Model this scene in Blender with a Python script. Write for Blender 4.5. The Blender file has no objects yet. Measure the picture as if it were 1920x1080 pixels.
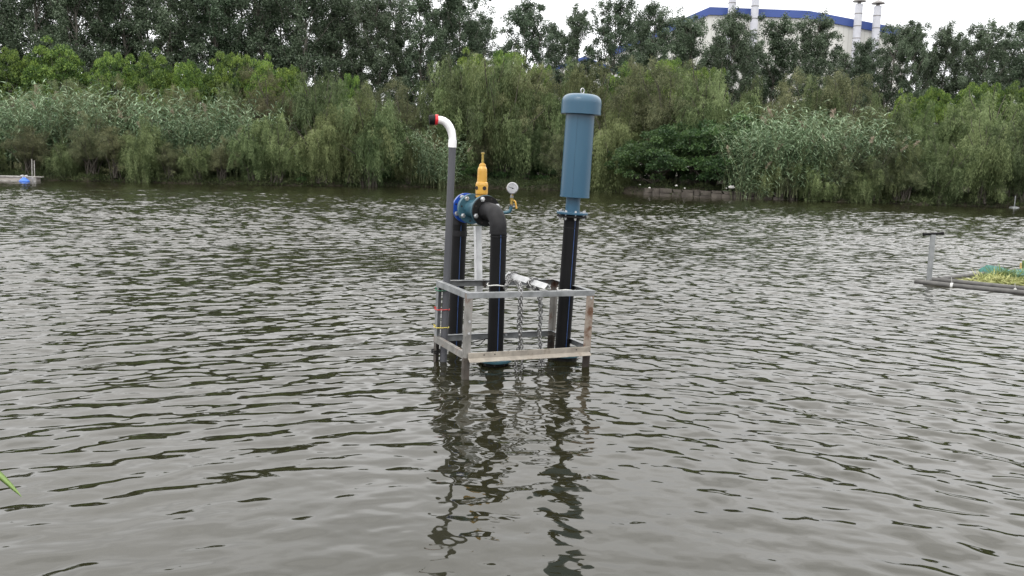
import bpy, math, random
import numpy as np
from mathutils import Vector, Matrix
R = math.radians
PI = math.pi
scene = bpy.context.scene
col = scene.collection

# ------------------------------------------------------------------ camera
CAM_H = 2.0; PITCH = 0.147; ROLL = 0.026; FPX = 1598.0
cp, sp, cr, sr = math.cos(PITCH), math.sin(PITCH), math.cos(ROLL), math.sin(ROLL)
FW = Vector((0, cp, -sp)); UP0 = Vector((0, sp, cp)); RT0 = Vector((1, 0, 0))
RT = RT0*cr + UP0*sr; UPV = -RT0*sr + UP0*cr
camd = bpy.data.cameras.new('camera'); cam = bpy.data.objects.new('camera', camd); col.objects.link(cam)
camd.sensor_width = 36.0; camd.lens = FPX/1920*36.0; camd.clip_start = 0.05; camd.clip_end = 3000
m3 = Matrix((RT, UPV, -FW)).transposed()
cam.matrix_world = Matrix.Translation((0, 0, CAM_H)) @ m3.to_4x4()
scene.camera = cam

def ray(px, py):
    return FW + RT*((px-960)/FPX) - UPV*((py-540)/FPX)
def P(px, py, Y):                       # a place in the world seen at this pixel, Y metres out
    d = ray(px, py); return Vector((0, 0, CAM_H)) + d*(Y/d.y)
def Z(px, py, z):                       # a place at height z
    d = ray(px, py); return Vector((0, 0, CAM_H)) + d*((z-CAM_H)/d.z)

# ------------------------------------------------------------------ world, sun, exposure
w = bpy.data.worlds.new("World"); scene.world = w; w.use_nodes = True
nt = w.node_tree; nt.nodes.clear()
out = nt.nodes.new('ShaderNodeOutputWorld'); bg = nt.nodes.new('ShaderNodeBackground')
sky = nt.nodes.new('ShaderNodeTexSky'); sky.sky_type = 'NISHITA'; sky.sun_disc = False
SUN_EL, SUN_AZ = R(50), R(-150)          # azimuth measured from +Y towards +X
sky.sun_elevation = SUN_EL; sky.sun_rotation = SUN_AZ
tc = nt.nodes.new('ShaderNodeTexCoord'); sep = nt.nodes.new('ShaderNodeSeparateXYZ')
nt.links.new(tc.outputs['Generated'], sep.inputs[0])
ramp = nt.nodes.new('ShaderNodeValToRGB')          # overcast luminance: brighter towards the zenith
e = ramp.color_ramp.elements
e[0].position = 0.0; e[0].color = (.42, .43, .44, 1)
e[1].position = 1.0; e[1].color = (1.0, .985, .96, 1)
x = e.new(0.22); x.color = (.61, .605, .605, 1)
x = e.new(0.50); x.color = (.88, .865, .85, 1)
nt.links.new(sep.outputs['Z'], ramp.inputs['Fac'])
cmap = nt.nodes.new('ShaderNodeMapping'); cmap.inputs['Scale'].default_value = (1, 1, 3.2)
cn = nt.nodes.new('ShaderNodeTexNoise'); cn.inputs['Scale'].default_value = 3.0; cn.inputs['Detail'].default_value = 5
nt.links.new(tc.outputs['Generated'], cmap.inputs[0]); nt.links.new(cmap.outputs[0], cn.inputs['Vector'])
cr2 = nt.nodes.new('ShaderNodeMapRange'); cr2.inputs['From Min'].default_value = .3; cr2.inputs['From Max'].default_value = .7
cr2.inputs['To Min'].default_value = 27; cr2.inputs['To Max'].default_value = 38
nt.links.new(cn.outputs['Fac'], cr2.inputs['Value'])
mul = nt.nodes.new('ShaderNodeVectorMath'); mul.operation = 'SCALE'
nt.links.new(ramp.outputs['Color'], mul.inputs[0]); nt.links.new(cr2.outputs[0], mul.inputs['Scale'])
mix = nt.nodes.new('ShaderNodeMix'); mix.data_type = 'RGBA'; mix.inputs['Factor'].default_value = .88
nt.links.new(sky.outputs[0], mix.inputs['A']); nt.links.new(mul.outputs[0], mix.inputs['B'])
nt.links.new(mix.outputs['Result'], bg.inputs['Color']); bg.inputs['Strength'].default_value = 0.1
nt.links.new(bg.outputs[0], out.inputs[0])

sd = bpy.data.lights.new('sun', 'SUN'); sd.energy = 0.9; sd.angle = R(18); sd.color = (1, .97, .92)
so = bpy.data.objects.new('sun', sd); col.objects.link(so)
sdir = Vector((math.sin(SUN_AZ)*math.cos(SUN_EL), math.cos(SUN_AZ)*math.cos(SUN_EL), math.sin(SUN_EL)))
so.rotation_euler = sdir.to_track_quat('Z', 'Y').to_euler()
vs = scene.view_settings; vs.view_transform = 'Standard'; vs.look = 'None'; vs.exposure = 0.0; vs.gamma = 1
vs.use_curve_mapping = False
scene.cycles.max_bounces = 6; scene.cycles.transparent_max_bounces = 4

# ------------------------------------------------------------------ helpers
def tag(o, label=None, cat=None, group=None, kind=None):
    if label: o['label'] = label
    if cat: o['category'] = cat
    if group: o['group'] = group
    if kind: o['kind'] = kind
    return o
def empty(name, loc=(0, 0, 0), rz=0):
    o = bpy.data.objects.new(name, None); col.objects.link(o); o.location = loc; o.rotation_euler = (0, 0, rz)
    o.empty_display_size = .2
    return o

class MB:
    """collects shapes in WORLD coordinates; build() makes one mesh object, local to its parent"""
    def __init__(s): s.v = []; s.f = []; s.sm = []
    def add(s, vs, fs, smooth=False):
        n = len(s.v); s.v += [Vector(v) for v in vs]; s.f += [tuple(i+n for i in f) for f in fs]; s.sm += [smooth]*len(fs)
    def rings(s, rings, smooth=True, cap=(True, True), closed=False):
        n = len(rings[0]); vs = [p for r in rings for p in r]; fs = []
        m = len(rings)
        for i in range(m if closed else m-1):
            j = (i+1) % m
            for k in range(n):
                fs.append((i*n+k, i*n+(k+1) % n, j*n+(k+1) % n, j*n+k))
        s.add(vs, fs, smooth)
        if not closed:
            if cap[0]: s.add(rings[0][::-1], [tuple(range(n))])
            if cap[1]: s.add(rings[-1], [tuple(range(n))])
    def tube(s, pts, r, n=16, smooth=True, cap=(True, True), closed=False):
        pts = [Vector(p) for p in pts]; m = len(pts); rr = r if hasattr(r, '__len__') else [r]*m
        rings = []; prev = None
        for i, p in enumerate(pts):
            if closed: t = (pts[(i+1) % m]-pts[i-1]).normalized()
            else: t = (pts[min(i+1, m-1)]-pts[max(i-1, 0)]).normalized()
            if prev is None:
                a = Vector((0, 0, 1)) if abs(t.z) < .9 else Vector((0, 1, 0))
                u = t.cross(a).normalized()
            else: u = (prev - t*prev.dot(t)).normalized()
            prev = u; v = t.cross(u)
            rings.append([p + (u*math.cos(2*PI*k/n) + v*math.sin(2*PI*k/n))*rr[i] for k in range(n)])
        s.rings(rings, smooth, cap, closed)
    def lathe(s, a, b, prof, n=32, smooth=True):
        """prof: (t, r): distance in metres from a along a->b"""
        a = Vector(a); ax = (Vector(b)-a).normalized()
        h = Vector((0, 0, 1)) if abs(ax.z) < .9 else Vector((1, 0, 0))
        u = ax.cross(h).normalized(); v = ax.cross(u)
        rings = [[a + ax*t + (u*math.cos(2*PI*k/n) + v*math.sin(2*PI*k/n))*max(r, 1e-4) for k in range(n)] for t, r in prof]
        # split at sharp steps by separate bands so that edges stay crisp
        for i in range(len(rings)-1):
            s.rings([rings[i], rings[i+1]], smooth, (i == 0, i == len(rings)-2))
    def box(s, c, ax, ay, az, bevel=0):
        c = Vector(c); ax, ay, az = Vector(ax), Vector(ay), Vector(az)
        vs = [c+ax*i+ay*j+az*k for i in (-1, 1) for j in (-1, 1) for k in (-1, 1)]
        s.add(vs, [(0, 1, 3, 2), (4, 6, 7, 5), (0, 4, 5, 1), (2, 3, 7, 6), (0, 2, 6, 4), (1, 5, 7, 3)])
    def angle(s, a, b, d1, d2, w1, w2, t=.005):
        """angle iron from a to b, its heel on the line, legs along d1 and d2"""
        a, b, d1, d2 = Vector(a), Vector(b), Vector(d1).normalized(), Vector(d2).normalized()
        sec = [(0, 0), (w1, 0), (w1, t*.7), (w1-t*.3, t), (t, t), (t, w2-t*.3), (t*.7, w2), (0, w2)]
        r0 = [a + d1*x + d2*y for x, y in sec]; r1 = [b + d1*x + d2*y for x, y in sec]
        s.rings([r0, r1], False)
    def build(s, name, mat, parent=None, weld=True):
        me = bpy.data.meshes.new(name)
        off = parent.matrix_world.translation.copy() if parent else Vector((0, 0, 0))
        inv = Matrix.Identity(4)
        if parent:
            M = Matrix.Translation(parent.location) @ parent.rotation_euler.to_matrix().to_4x4()
            q = parent.parent
            while q:
                M = (Matrix.Translation(q.location) @ q.rotation_euler.to_matrix().to_4x4()) @ M; q = q.parent
            inv = M.inverted()
        me.from_pydata([inv @ v for v in s.v], [], s.f)
        me.polygons.foreach_set('use_smooth', s.sm)
        if weld:
            import bmesh
            bm = bmesh.new(); bm.from_mesh(me); bmesh.ops.recalc_face_normals(bm, faces=bm.faces); bm.to_mesh(me); bm.free()
        me.materials.append(mat); me.update()
        o = bpy.data.objects.new(name, me); col.objects.link(o)
        if parent: o.parent = parent
        return o

# ------------------------------------------------------------------ materials
def newmat(name):
    m = bpy.data.materials.new(name); m.use_nodes = True; n = m.node_tree
    b = n.nodes['Principled BSDF']; return m, n, b
def N(n, t, **kw):
    x = n.nodes.new(t)
    for k, v in kw.items():
        if k in x.inputs: x.inputs[k].default_value = v
        else: setattr(x, k, v)
    return x
def mat_noise(name, c1, c2, scale=6, rough=.5, metal=0, bump=0, detail=6, stretch=(1, 1, 1), r2=None, lo=.35, hi=.65, coat=0, spec=.5):
    m, n, b = newmat(name)
    t = N(n, 'ShaderNodeTexCoord'); mp = N(n, 'ShaderNodeMapping'); mp.inputs['Scale'].default_value = stretch
    ns = N(n, 'ShaderNodeTexNoise', Scale=scale, Detail=detail)
    n.links.new(t.outputs['Object'], mp.inputs[0]); n.links.new(mp.outputs[0], ns.inputs['Vector'])
    rp = N(n, 'ShaderNodeValToRGB'); rp.color_ramp.elements[0].position = lo; rp.color_ramp.elements[1].position = hi
    rp.color_ramp.elements[0].color = (*c1, 1); rp.color_ramp.elements[1].color = (*c2, 1)
    n.links.new(ns.outputs['Fac'], rp.inputs[0]); n.links.new(rp.outputs[0], b.inputs['Base Color'])
    b.inputs['Roughness'].default_value = rough; b.inputs['Metallic'].default_value = metal
    b.inputs['Coat Weight'].default_value = coat; b.inputs['Specular IOR Level'].default_value = spec
    if r2 is not None:
        mr = N(n, 'ShaderNodeMapRange'); mr.inputs['To Min'].default_value = rough; mr.inputs['To Max'].default_value = r2
        n.links.new(ns.outputs['Fac'], mr.inputs['Value']); n.links.new(mr.outputs[0], b.inputs['Roughness'])
    if bump:
        bp = N(n, 'ShaderNodeBump', Distance=bump, Strength=.6); n.links.new(ns.outputs['Fac'], bp.inputs['Height'])
        n.links.new(bp.outputs[0], b.inputs['Normal'])
    return m
def mat_steel(name, base, base2, rust, amount, metal=.5, rough=.5):
    """galvanised steel with rust patches of their own shape"""
    m, n, b = newmat(name)
    t = N(n, 'ShaderNodeTexCoord')
    n1 = N(n, 'ShaderNodeTexNoise', Scale=9, Detail=7); n2 = N(n, 'ShaderNodeTexNoise', Scale=4.5, Detail=9, Roughness=.65)
    n3 = N(n, 'ShaderNodeTexNoise', Scale=55, Detail=3)
    for k in (n1, n2, n3): n.links.new(t.outputs['Object'], k.inputs['Vector'])
    r1 = N(n, 'ShaderNodeValToRGB'); r1.color_ramp.elements[0].position = .35; r1.color_ramp.elements[1].position = .65
    r1.color_ramp.elements[0].color = (*base, 1); r1.color_ramp.elements[1].color = (*base2, 1)
    n.links.new(n1.outputs['Fac'], r1.inputs[0])
    r2 = N(n, 'ShaderNodeValToRGB'); r2.color_ramp.elements[0].position = .62-amount; r2.color_ramp.elements[1].position = .74-amount
    n.links.new(n2.outputs['Fac'], r2.inputs[0])
    r3 = N(n, 'ShaderNodeValToRGB'); r3.color_ramp.elements[0].color = (*[c*.45 for c in rust], 1); r3.color_ramp.elements[1].color = (*rust, 1)
    n.links.new(n3.outputs['Fac'], r3.inputs[0])
    mx = N(n, 'ShaderNodeMix', data_type='RGBA'); n.links.new(r2.outputs[0], mx.inputs['Factor'])
    n.links.new(r1.outputs[0], mx.inputs['A']); n.links.new(r3.outputs[0], mx.inputs['B'])
    n.links.new(mx.outputs['Result'], b.inputs['Base Color'])
    inv = N(n, 'ShaderNodeMapRange'); inv.inputs['To Min'].default_value = metal; inv.inputs['To Max'].default_value = 0
    n.links.new(r2.outputs[0], inv.inputs['Value']); n.links.new(inv.outputs[0], b.inputs['Metallic'])
    ro = N(n, 'ShaderNodeMapRange'); ro.inputs['To Min'].default_value = rough; ro.inputs['To Max'].default_value = .85
    n.links.new(r2.outputs[0], ro.inputs['Value']); n.links.new(ro.outputs[0], b.inputs['Roughness'])
    bp = N(n, 'ShaderNodeBump', Distance=.002, Strength=.5); n.links.new(n3.outputs['Fac'], bp.inputs['Height'])
    n.links.new(bp.outputs[0], b.inputs['Normal'])
    return m

M = {}
M['galv'] = mat_steel('galvanised_steel', (.15, .158, .162), (.27, .28, .29), (.14, .07, .035), .01, metal=.3)
M['galv_rust'] = mat_steel('rusty_galvanised_steel', (.17, .165, .155), (.29, .28, .265), (.12, .06, .035), .12, metal=.3)
M['very_rusty'] = mat_steel('brown_rusted_steel', (.24, .20, .165), (.34, .30, .26), (.13, .065, .035), .14, metal=.2)
M['cream'] = mat_steel('cream_stained_steel', (.20, .18, .155), (.32, .29, .245), (.09, .055, .035), .07, metal=.1, rough=.6)
M['wetrust'] = mat_steel('wet_rusty_steel', (.05, .045, .04), (.10, .085, .07), (.035, .026, .02), .15, metal=.1, rough=.4)
M['bright'] = mat_steel('bright_galvanised_steel', (.50, .51, .52), (.64, .65, .66), (.30, .25, .20), -.04, metal=.35, rough=.42)
M['bolt'] = mat_noise('zinc_bolt', (.45, .46, .48), (.70, .71, .72), 60, .3, .8)
M['chain'] = mat_noise('dull_steel_chain', (.12, .12, .12), (.36, .36, .36), 40, .35, .7)
M['blue'] = mat_noise('blue_gloss_paint', (.018, .068, .120), (.025, .086, .142), 7, .30, 0, r2=.42, coat=.1, detail=8, stretch=(1, 1, .22), lo=.2, hi=.8)
M['teal'] = mat_noise('teal_blue_paint', (.024, .078, .112), (.042, .115, .155), 12, .35, 0, r2=.5, coat=.0)
M['base_teal'] = mat_noise('wet_teal_paint', (.018, .065, .088), (.03, .09, .12), 12, .3)
M['royal'] = mat_noise('royal_blue_paint', (.008, .045, .26), (.014, .07, .36), 12, .3, 0, coat=.3)
M['pe'] = mat_noise('black_polyethylene', (.003, .003, .0035), (.006, .006, .007), 8, .5, 0, r2=.6, stretch=(1, 1, .3), spec=.18)
M['pe_elbow'] = mat_noise('dusty_black_elbow', (.006, .006, .007), (.014, .014, .016), 18, .5, 0, r2=.65, spec=.25)
M['stripe'] = mat_noise('blue_stripe', (.014, .042, .13), (.02, .055, .17), 20, .5)
M['greypvc'] = mat_noise('grey_pvc', (.060, .062, .070), (.085, .087, .097), 5, .5, 0, stretch=(1, 1, .25), r2=.6, spec=.3)
M['white'] = mat_noise('white_pvc', (.72, .72, .73), (.82, .82, .83), 9, .35)
M['red'] = mat_noise('red_plastic', (.50, .012, .02), (.62, .02, .03), 9, .35)
M['capblack'] = mat_noise('matt_black_plastic', (.004, .004, .004), (.010, .010, .010), 30, .6, spec=.2)
M['yellow'] = mat_noise('yellow_ochre_paint', (.50, .27, .035), (.58, .33, .055), 14, .32, 0, coat=.25)
M['brass'] = mat_noise('brass', (.30, .22, .06), (.45, .33, .10), 40, .35, .8)
M['dial'] = mat_noise('gauge_dial', (.19, .19, .185), (.24, .24, .235), 9, .6)
M['chrome'] = mat_noise('gauge_bezel', (.30, .30, .31), (.42, .42, .43), 9, .22, .9)
M['ink'] = mat_noise('black_ink', (.02, .02, .02), (.03, .03, .03), 9, .6)
M['hole'] = mat_noise('dark_hole', (.012, .009, .008), (.02, .014, .012), 9, .8)
M['rubber'] = mat_noise('red_brown_gasket', (.10, .03, .02), (.16, .05, .03), 30, .7)
M['rope'] = mat_noise('white_rope', (.45, .45, .44), (.62, .62, .60), 60, .8)
M['wire_red'] = mat_noise('red_wire', (.45, .03, .03), (.55, .05, .05), 30, .5)
M['wire_green'] = mat_noise('green_wire', (.02, .12, .06), (.03, .18, .10), 30, .5)
M['wire_yellow'] = mat_noise('yellow_wire', (.55, .45, .08), (.62, .52, .10), 30, .5)
M['float_pipe'] = mat_noise('weathered_grey_pipe', (.045, .044, .042), (.09, .087, .082), 7, .55)
M['greypost'] = mat_noise('pale_grey_pipe', (.17, .18, .185), (.25, .26, .265), 7, .45)
M['straw'] = mat_noise('yellow_green_weed', (.24, .27, .08), (.42, .42, .19), 12, .8)
M['weed'] = mat_noise('green_weed', (.08, .13, .04), (.16, .22, .07), 12, .8)
M['net'] = mat_noise('teal_net', (.006, .07, .06), (.012, .12, .10), 20, .6)
M['bamboo'] = mat_noise('bamboo', (.45, .33, .12), (.55, .42, .18), 12, .5)
M['wood'] = mat_noise('grey_plank', (.24, .22, .20), (.38, .35, .32), 4, .8, stretch=(1, 4, 9))
M['float_blue'] = mat_noise('blue_float', (.03, .12, .50), (.05, .17, .60), 6, .45)
M['litter'] = mat_noise('pale_litter', (.45, .44, .42), (.65, .64, .62), 9, .7)
M['jetty'] = mat_noise('weathered_jetty', (.20, .19, .18), (.38, .37, .35), 5, .8)
M['bark'] = mat_noise('grey_brown_bark', (.035, .03, .024), (.09, .08, .065), 7, .9, stretch=(3, 3, .6), bump=.02)
M['bark_pale'] = mat_noise('pale_poplar_bark', (.07, .065, .055), (.15, .14, .12), 5, .9, stretch=(3, 3, .6), bump=.02)

def mat_leaf(name, dark, mid, light, trans=.3, rough=.55, hue=.03, vari=.25, clump=.9):
    m, n, b = newmat(name)
    at = N(n, 'ShaderNodeAttribute', attribute_name='tint')
    tcx = N(n, 'ShaderNodeTexCoord'); ns = N(n, 'ShaderNodeTexNoise', Scale=clump, Detail=3)
    n.links.new(tcx.outputs['Object'], ns.inputs['Vector'])
    ad = N(n, 'ShaderNodeMath', operation='ADD'); sc_ = N(n, 'ShaderNodeMath', operation='MULTIPLY'); sc_.inputs[1].default_value = .55
    sb = N(n, 'ShaderNodeMath', operation='MULTIPLY'); sb.inputs[1].default_value = 1.1
    n.links.new(at.outputs['Fac'], sc_.inputs[0]); n.links.new(ns.outputs['Fac'], sb.inputs[0])
    n.links.new(sc_.outputs[0], ad.inputs[0]); n.links.new(sb.outputs[0], ad.inputs[1])
    rp = N(n, 'ShaderNodeValToRGB'); e = rp.color_ramp.elements
    e[0].position = .40; e[0].color = (*dark, 1); e[1].position = 1.2 if False else 1.0; e[1].color = (*light, 1)
    q = e.new(.75); q.color = (*mid, 1)
    n.links.new(ad.outputs[0], rp.inputs[0])
    oi = N(n, 'ShaderNodeObjectInfo')
    hs = N(n, 'ShaderNodeHueSaturation')
    h = N(n, 'ShaderNodeMapRange'); h.inputs['To Min'].default_value = .5-hue; h.inputs['To Max'].default_value = .5+hue
    v = N(n, 'ShaderNodeMapRange'); v.inputs['To Min'].default_value = 1-vari; v.inputs['To Max'].default_value = 1+vari
    n.links.new(oi.outputs['Random'], h.inputs['Value']); 
    frac = N(n, 'ShaderNodeMath', operation='FRACT'); mm = N(n, 'ShaderNodeMath', operation='MULTIPLY'); mm.inputs[1].default_value = 7.31
    n.links.new(oi.outputs['Random'], mm.inputs[0]); n.links.new(mm.outputs[0], frac.inputs[0]); n.links.new(frac.outputs[0], v.inputs['Value'])
    n.links.new(h.outputs[0], hs.inputs['Hue']); n.links.new(v.outputs[0], hs.inputs['Value']); n.links.new(rp.outputs[0], hs.inputs['Color'])
    n.links.new(hs.outputs[0], b.inputs['Base Color']); b.inputs['Roughness'].default_value = rough
    b.inputs['Specular IOR Level'].default_value = .35
    tr = N(n, 'ShaderNodeBsdfTranslucent'); n.links.new(hs.outputs[0], tr.inputs['Color'])
    ms = N(n, 'ShaderNodeMixShader'); ms.inputs[0].default_value = trans
    o = n.nodes['Material Output']; n.links.new(b.outputs[0], ms.inputs[1]); n.links.new(tr.outputs[0], ms.inputs[2]); n.links.new(ms.outputs[0], o.inputs[0])
    return m
M['l_poplar'] = mat_leaf('poplar_leaf', (.028, .046, .026), (.064, .097, .054), (.15, .20, .13), .3, .45, .012, .15)
M['l_round'] = mat_leaf('broadleaf', (.020, .048, .014), (.062, .118, .028), (.20, .29, .06), .25, .5, .014, .3, .6)
M['l_willow'] = mat_leaf('willow_leaf', (.034, .052, .018), (.088, .122, .043), (.20, .245, .11), .3, .6, .026, .32)
M['l_feather'] = mat_leaf('feathery_leaf', (.040, .049, .021), (.098, .113, .051), (.21, .22, .115), .3, .65, .03, .32)
M['l_reed'] = mat_leaf('reed_leaf', (.055, .100, .048), (.125, .200, .105), (.30, .40, .25), .3, .45, .012, .15)
M['l_dark'] = mat_leaf('dark_shrub_leaf', (.020, .045, .018), (.040, .085, .030), (.09, .16, .05), .25, .45, .01, .2)
M['l_plume'] = mat_leaf('reed_plume', (.20, .17, .12), (.30, .26, .19), (.38, .32, .25), .3, .9, .01, .1)
M['l_grass'] = mat_leaf('bank_grass', (.022, .034, .014), (.048, .068, .026), (.10, .125, .05), .3, .6, .01, .1, .3)
M['l_blade'] = mat_leaf('fresh_blade', (.20, .31, .10), (.27, .39, .13), (.36, .48, .18), .45, .4, .0, .0, 3)

# ------------------------------------------------------------------ ground: one sheet, river bed and both banks
BANK = [(-2500, 60), (-600, 57), (0, 56), (500, 58), (720, 62), (960, 64), (1140, 62.5), (1215, 57.6), (1440, 55.6), (1560, 54.5), (1900, 53), (2500, 52), (4500, 50)]
BX = [(px-960)/FPX*y for px, y in BANK]; BY = [y for _, y in BANK]
def bankY(x): return np.interp(x, BX, BY)
NEAR_Y = 2.6
def grid_mesh(name, xs, ys, zf, mat, smooth=True):
    X, Y = np.meshgrid(xs, ys); Zv = zf(X, Y)
    nx, ny = len(xs), len(ys)
    v = np.stack([X, Y, Zv], -1).reshape(-1, 3)
    return raw_grid(name, v, nx, ny, mat, smooth)
def raw_grid(name, v, nx, ny, mat, smooth=True):
    i = np.arange(ny-1)[:, None]*nx + np.arange(nx-1)[None, :]
    f = np.stack([i, i+1, i+nx+1, i+nx], -1).reshape(-1, 4)
    me = bpy.data.meshes.new(name); me.vertices.add(len(v)); me.vertices.foreach_set('co', v.astype(np.float32).ravel())
    me.loops.add(f.size); me.loops.foreach_set('vertex_index', f.astype(np.int32).ravel())
    me.polygons.add(len(f)); me.polygons.foreach_set('loop_start', np.arange(0, f.size, 4, dtype=np.int32))
    me.update(calc_edges=True); me.polygons.foreach_set('use_smooth', np.ones(len(f), bool) if smooth else np.zeros(len(f), bool))
    me.materials.append(mat)
    o = bpy.data.objects.new(name, me); col.objects.link(o); return o
rng = np.random.default_rng(7)
def lumps(X, Y, sc, seed, n=14):
    r = np.random.default_rng(seed); o = np.zeros_like(X)
    for _ in range(n):
        a = r.uniform(0, 2*PI); k = 2*PI/(sc*r.uniform(.5, 1.8)); o += np.sin(k*(X*np.cos(a)+Y*np.sin(a))+r.uniform(0, 6.28))
    return o/math.sqrt(n)
def ground_z(X, Y):
    b = bankY(X) + .35*lumps(X, Y*0, 3.0, 3)
    d = Y - b
    far = np.interp(d, [-6, -2, -.15, .12, 1.2, 4, 12, 30, 1000], [-2.0, -1.2, -.35, .22, .42, .62, .95, 1.3, 1.3])
    far = far + .06*lumps(X, Y, 1.8, 5)*(d > -.3)
    nb = NEAR_Y + .25*lumps(X, Y*0, 2.5, 8) - Y
    near = np.interp(nb, [-4, -1.2, -.1, .1, .9, 3, 1000], [-2.0, -1.0, -.3, .12, .42, .5, .6])
    return np.maximum(far, near)
xs = np.unique(np.concatenate([np.linspace(-700, -60, 30), np.linspace(-60, 60, 500), np.linspace(60, 700, 30)]))
ys = np.unique(np.concatenate([np.linspace(-300, -3, 12), np.linspace(-3, 5, 40), np.linspace(5, 48, 12), np.linspace(48, 70, 120), np.linspace(70, 1500, 30)]))
M['earth'] = mat_noise('bank_earth', (.024, .021, .013), (.060, .050, .034), 1.3, .95, bump=.05, detail=8)
g = grid_mesh('ground', xs, ys, ground_z, M['earth']); tag(g, kind='structure')

# ------------------------------------------------------------------ water: real ripples
def waves(X, Y, sp):
    """sum of wind ripples, components finer than the local spacing left to the bump"""
    r = np.random.default_rng(21); H = np.zeros_like(X)
    n = 140
    rms = .098
    far = np.clip((Y-11)/26, 0, 1); lr_ = np.tanh(X/np.maximum(3.0, Y*.35))
    for i in range(n):
        lam = math.exp(r.uniform(math.log(.08), math.log(.72)))
        mean = R(30) if i % 2 else R(-34)
        th = mean*(.6 if lam < .3 else 1) + r.normal(0, R(38 if lam < .25 else 24)); k = 2*PI/lam
        wgt = 1.0 if lam < .4 else .7
        a = rms*wgt*math.sqrt(2.0/n)/k
        fade = np.clip((lam/sp-2.6)/1.8, 0, 1)
        if lam < .22: fade = fade*np.clip(Y/8.5, .55, 1)
        if lam > .18: fade = fade*(1+1.15*far)
        fade = fade*(1 + .75*lr_*(1 if th > 0 else -1))
        ph = r.uniform(0, 6.283)
        s = np.sin(k*(X*math.sin(th)+Y*math.cos(th))+ph)
        H += a*fade*(s + .2*(1-2*s*s))
    gust = 1 + .22*lumps(X, Y, 7.0, 31)
    D = np.hypot(X, Y)
    amp = np.interp(D, [2.5, 4.2, 5.5, 7.5, 11, 46, 53, 60], [.56, .62, .82, 1.0, 1.10, 1.25, .9, .45])
    return H*amp*np.clip(gust, .45, 1.6)
def mat_water():
    m, n, b = newmat('river_water')
    t = N(n, 'ShaderNodeTexCoord')
    mp = N(n, 'ShaderNodeMapping'); mp.inputs['Scale'].default_value = (.45, 1, 1); mp.inputs['Rotation'].default_value = (0, 0, R(8))
    ns = N(n, 'ShaderNodeTexNoise', Scale=9.0, Detail=3, Roughness=.5)
    n.links.new(t.outputs['Object'], mp.inputs[0]); n.links.new(mp.outputs[0], ns.inputs['Vector'])
    ns2 = N(n, 'ShaderNodeTexNoise', Scale=2.6, Detail=3, Roughness=.55)
    n.links.new(mp.outputs[0], ns2.inputs['Vector'])
    # ripples grow away from the sheltered near bank
    sx = N(n, 'ShaderNodeSeparateXYZ'); n.links.new(t.outputs['Object'], sx.inputs[0])
    f1 = N(n, 'ShaderNodeMapRange', interpolation_type='SMOOTHSTEP'); f1.inputs['From Min'].default_value = 4; f1.inputs['From Max'].default_value = 20
    f1.inputs['To Min'].default_value = .0007; f1.inputs['To Max'].default_value = .011
    f2 = N(n, 'ShaderNodeMapRange', interpolation_type='SMOOTHSTEP'); f2.inputs['From Min'].default_value = 12; f2.inputs['From Max'].default_value = 34
    f2.inputs['To Min'].default_value = 0.0; f2.inputs['To Max'].default_value = .03
    h1 = N(n, 'ShaderNodeMath', operation='MULTIPLY'); h2 = N(n, 'ShaderNodeMath', operation='MULTIPLY'); h3 = N(n, 'ShaderNodeMath', operation='ADD')
    n.links.new(sx.outputs['Y'], f1.inputs['Value']); n.links.new(sx.outputs['Y'], f2.inputs['Value'])
    n.links.new(ns.outputs['Fac'], h1.inputs[0]); n.links.new(f1.outputs[0], h1.inputs[1])
    n.links.new(ns2.outputs['Fac'], h2.inputs[0]); n.links.new(f2.outputs[0], h2.inputs[1])
    n.links.new(h1.outputs[0], h3.inputs[0]); n.links.new(h2.outputs[0], h3.inputs[1])
    bp = N(n, 'ShaderNodeBump', Distance=1.0, Strength=1.0); n.links.new(h3.outputs[0], bp.inputs['Height'])
    n.links.new(bp.outputs[0], b.inputs['Normal'])
    # silty green-grey body, slightly uneven
    n4 = N(n, 'ShaderNodeTexNoise', Scale=.5, Detail=4); n.links.new(t.outputs['Object'], n4.inputs['Vector'])
    rp = N(n, 'ShaderNodeValToRGB'); rp.color_ramp.elements[0].color = (.0100, .0100, .0046, 1); rp.color_ramp.elements[1].color = (.018, .0172, .0082, 1)
    n.links.new(n4.outputs['Fac'], rp.inputs[0]); n.links.new(rp.outputs[0], b.inputs['Base Color'])
    b.inputs['Roughness'].default_value = .03; b.inputs['IOR'].default_value = 1.46
    return m
M['water'] = mat_water()
NR, NCOL = 1500, 1050
rr = 2.2*np.exp(np.linspace(0, math.log(66/2.2), NR))
sl = np.tan(np.linspace(-R(47), R(47), NCOL))
Yg = rr[:, None]*np.ones(NCOL)[None, :]; Xg = rr[:, None]*sl[None, :]
spg = np.maximum(Yg*math.log(66/2.2)/NR, Yg*(sl[-1]-sl[0])/NCOL*.8)
Zg = waves(Xg, Yg, spg)
edge = np.minimum(1, np.minimum(np.arange(NR), NR-1-np.arange(NR))/8.0)[:, None]*np.minimum(1, np.minimum(np.arange(NCOL), NCOL-1-np.arange(NCOL))/8.0)[None, :]
Zg *= edge
wv = np.stack([Xg, Yg, Zg], -1)
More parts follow.
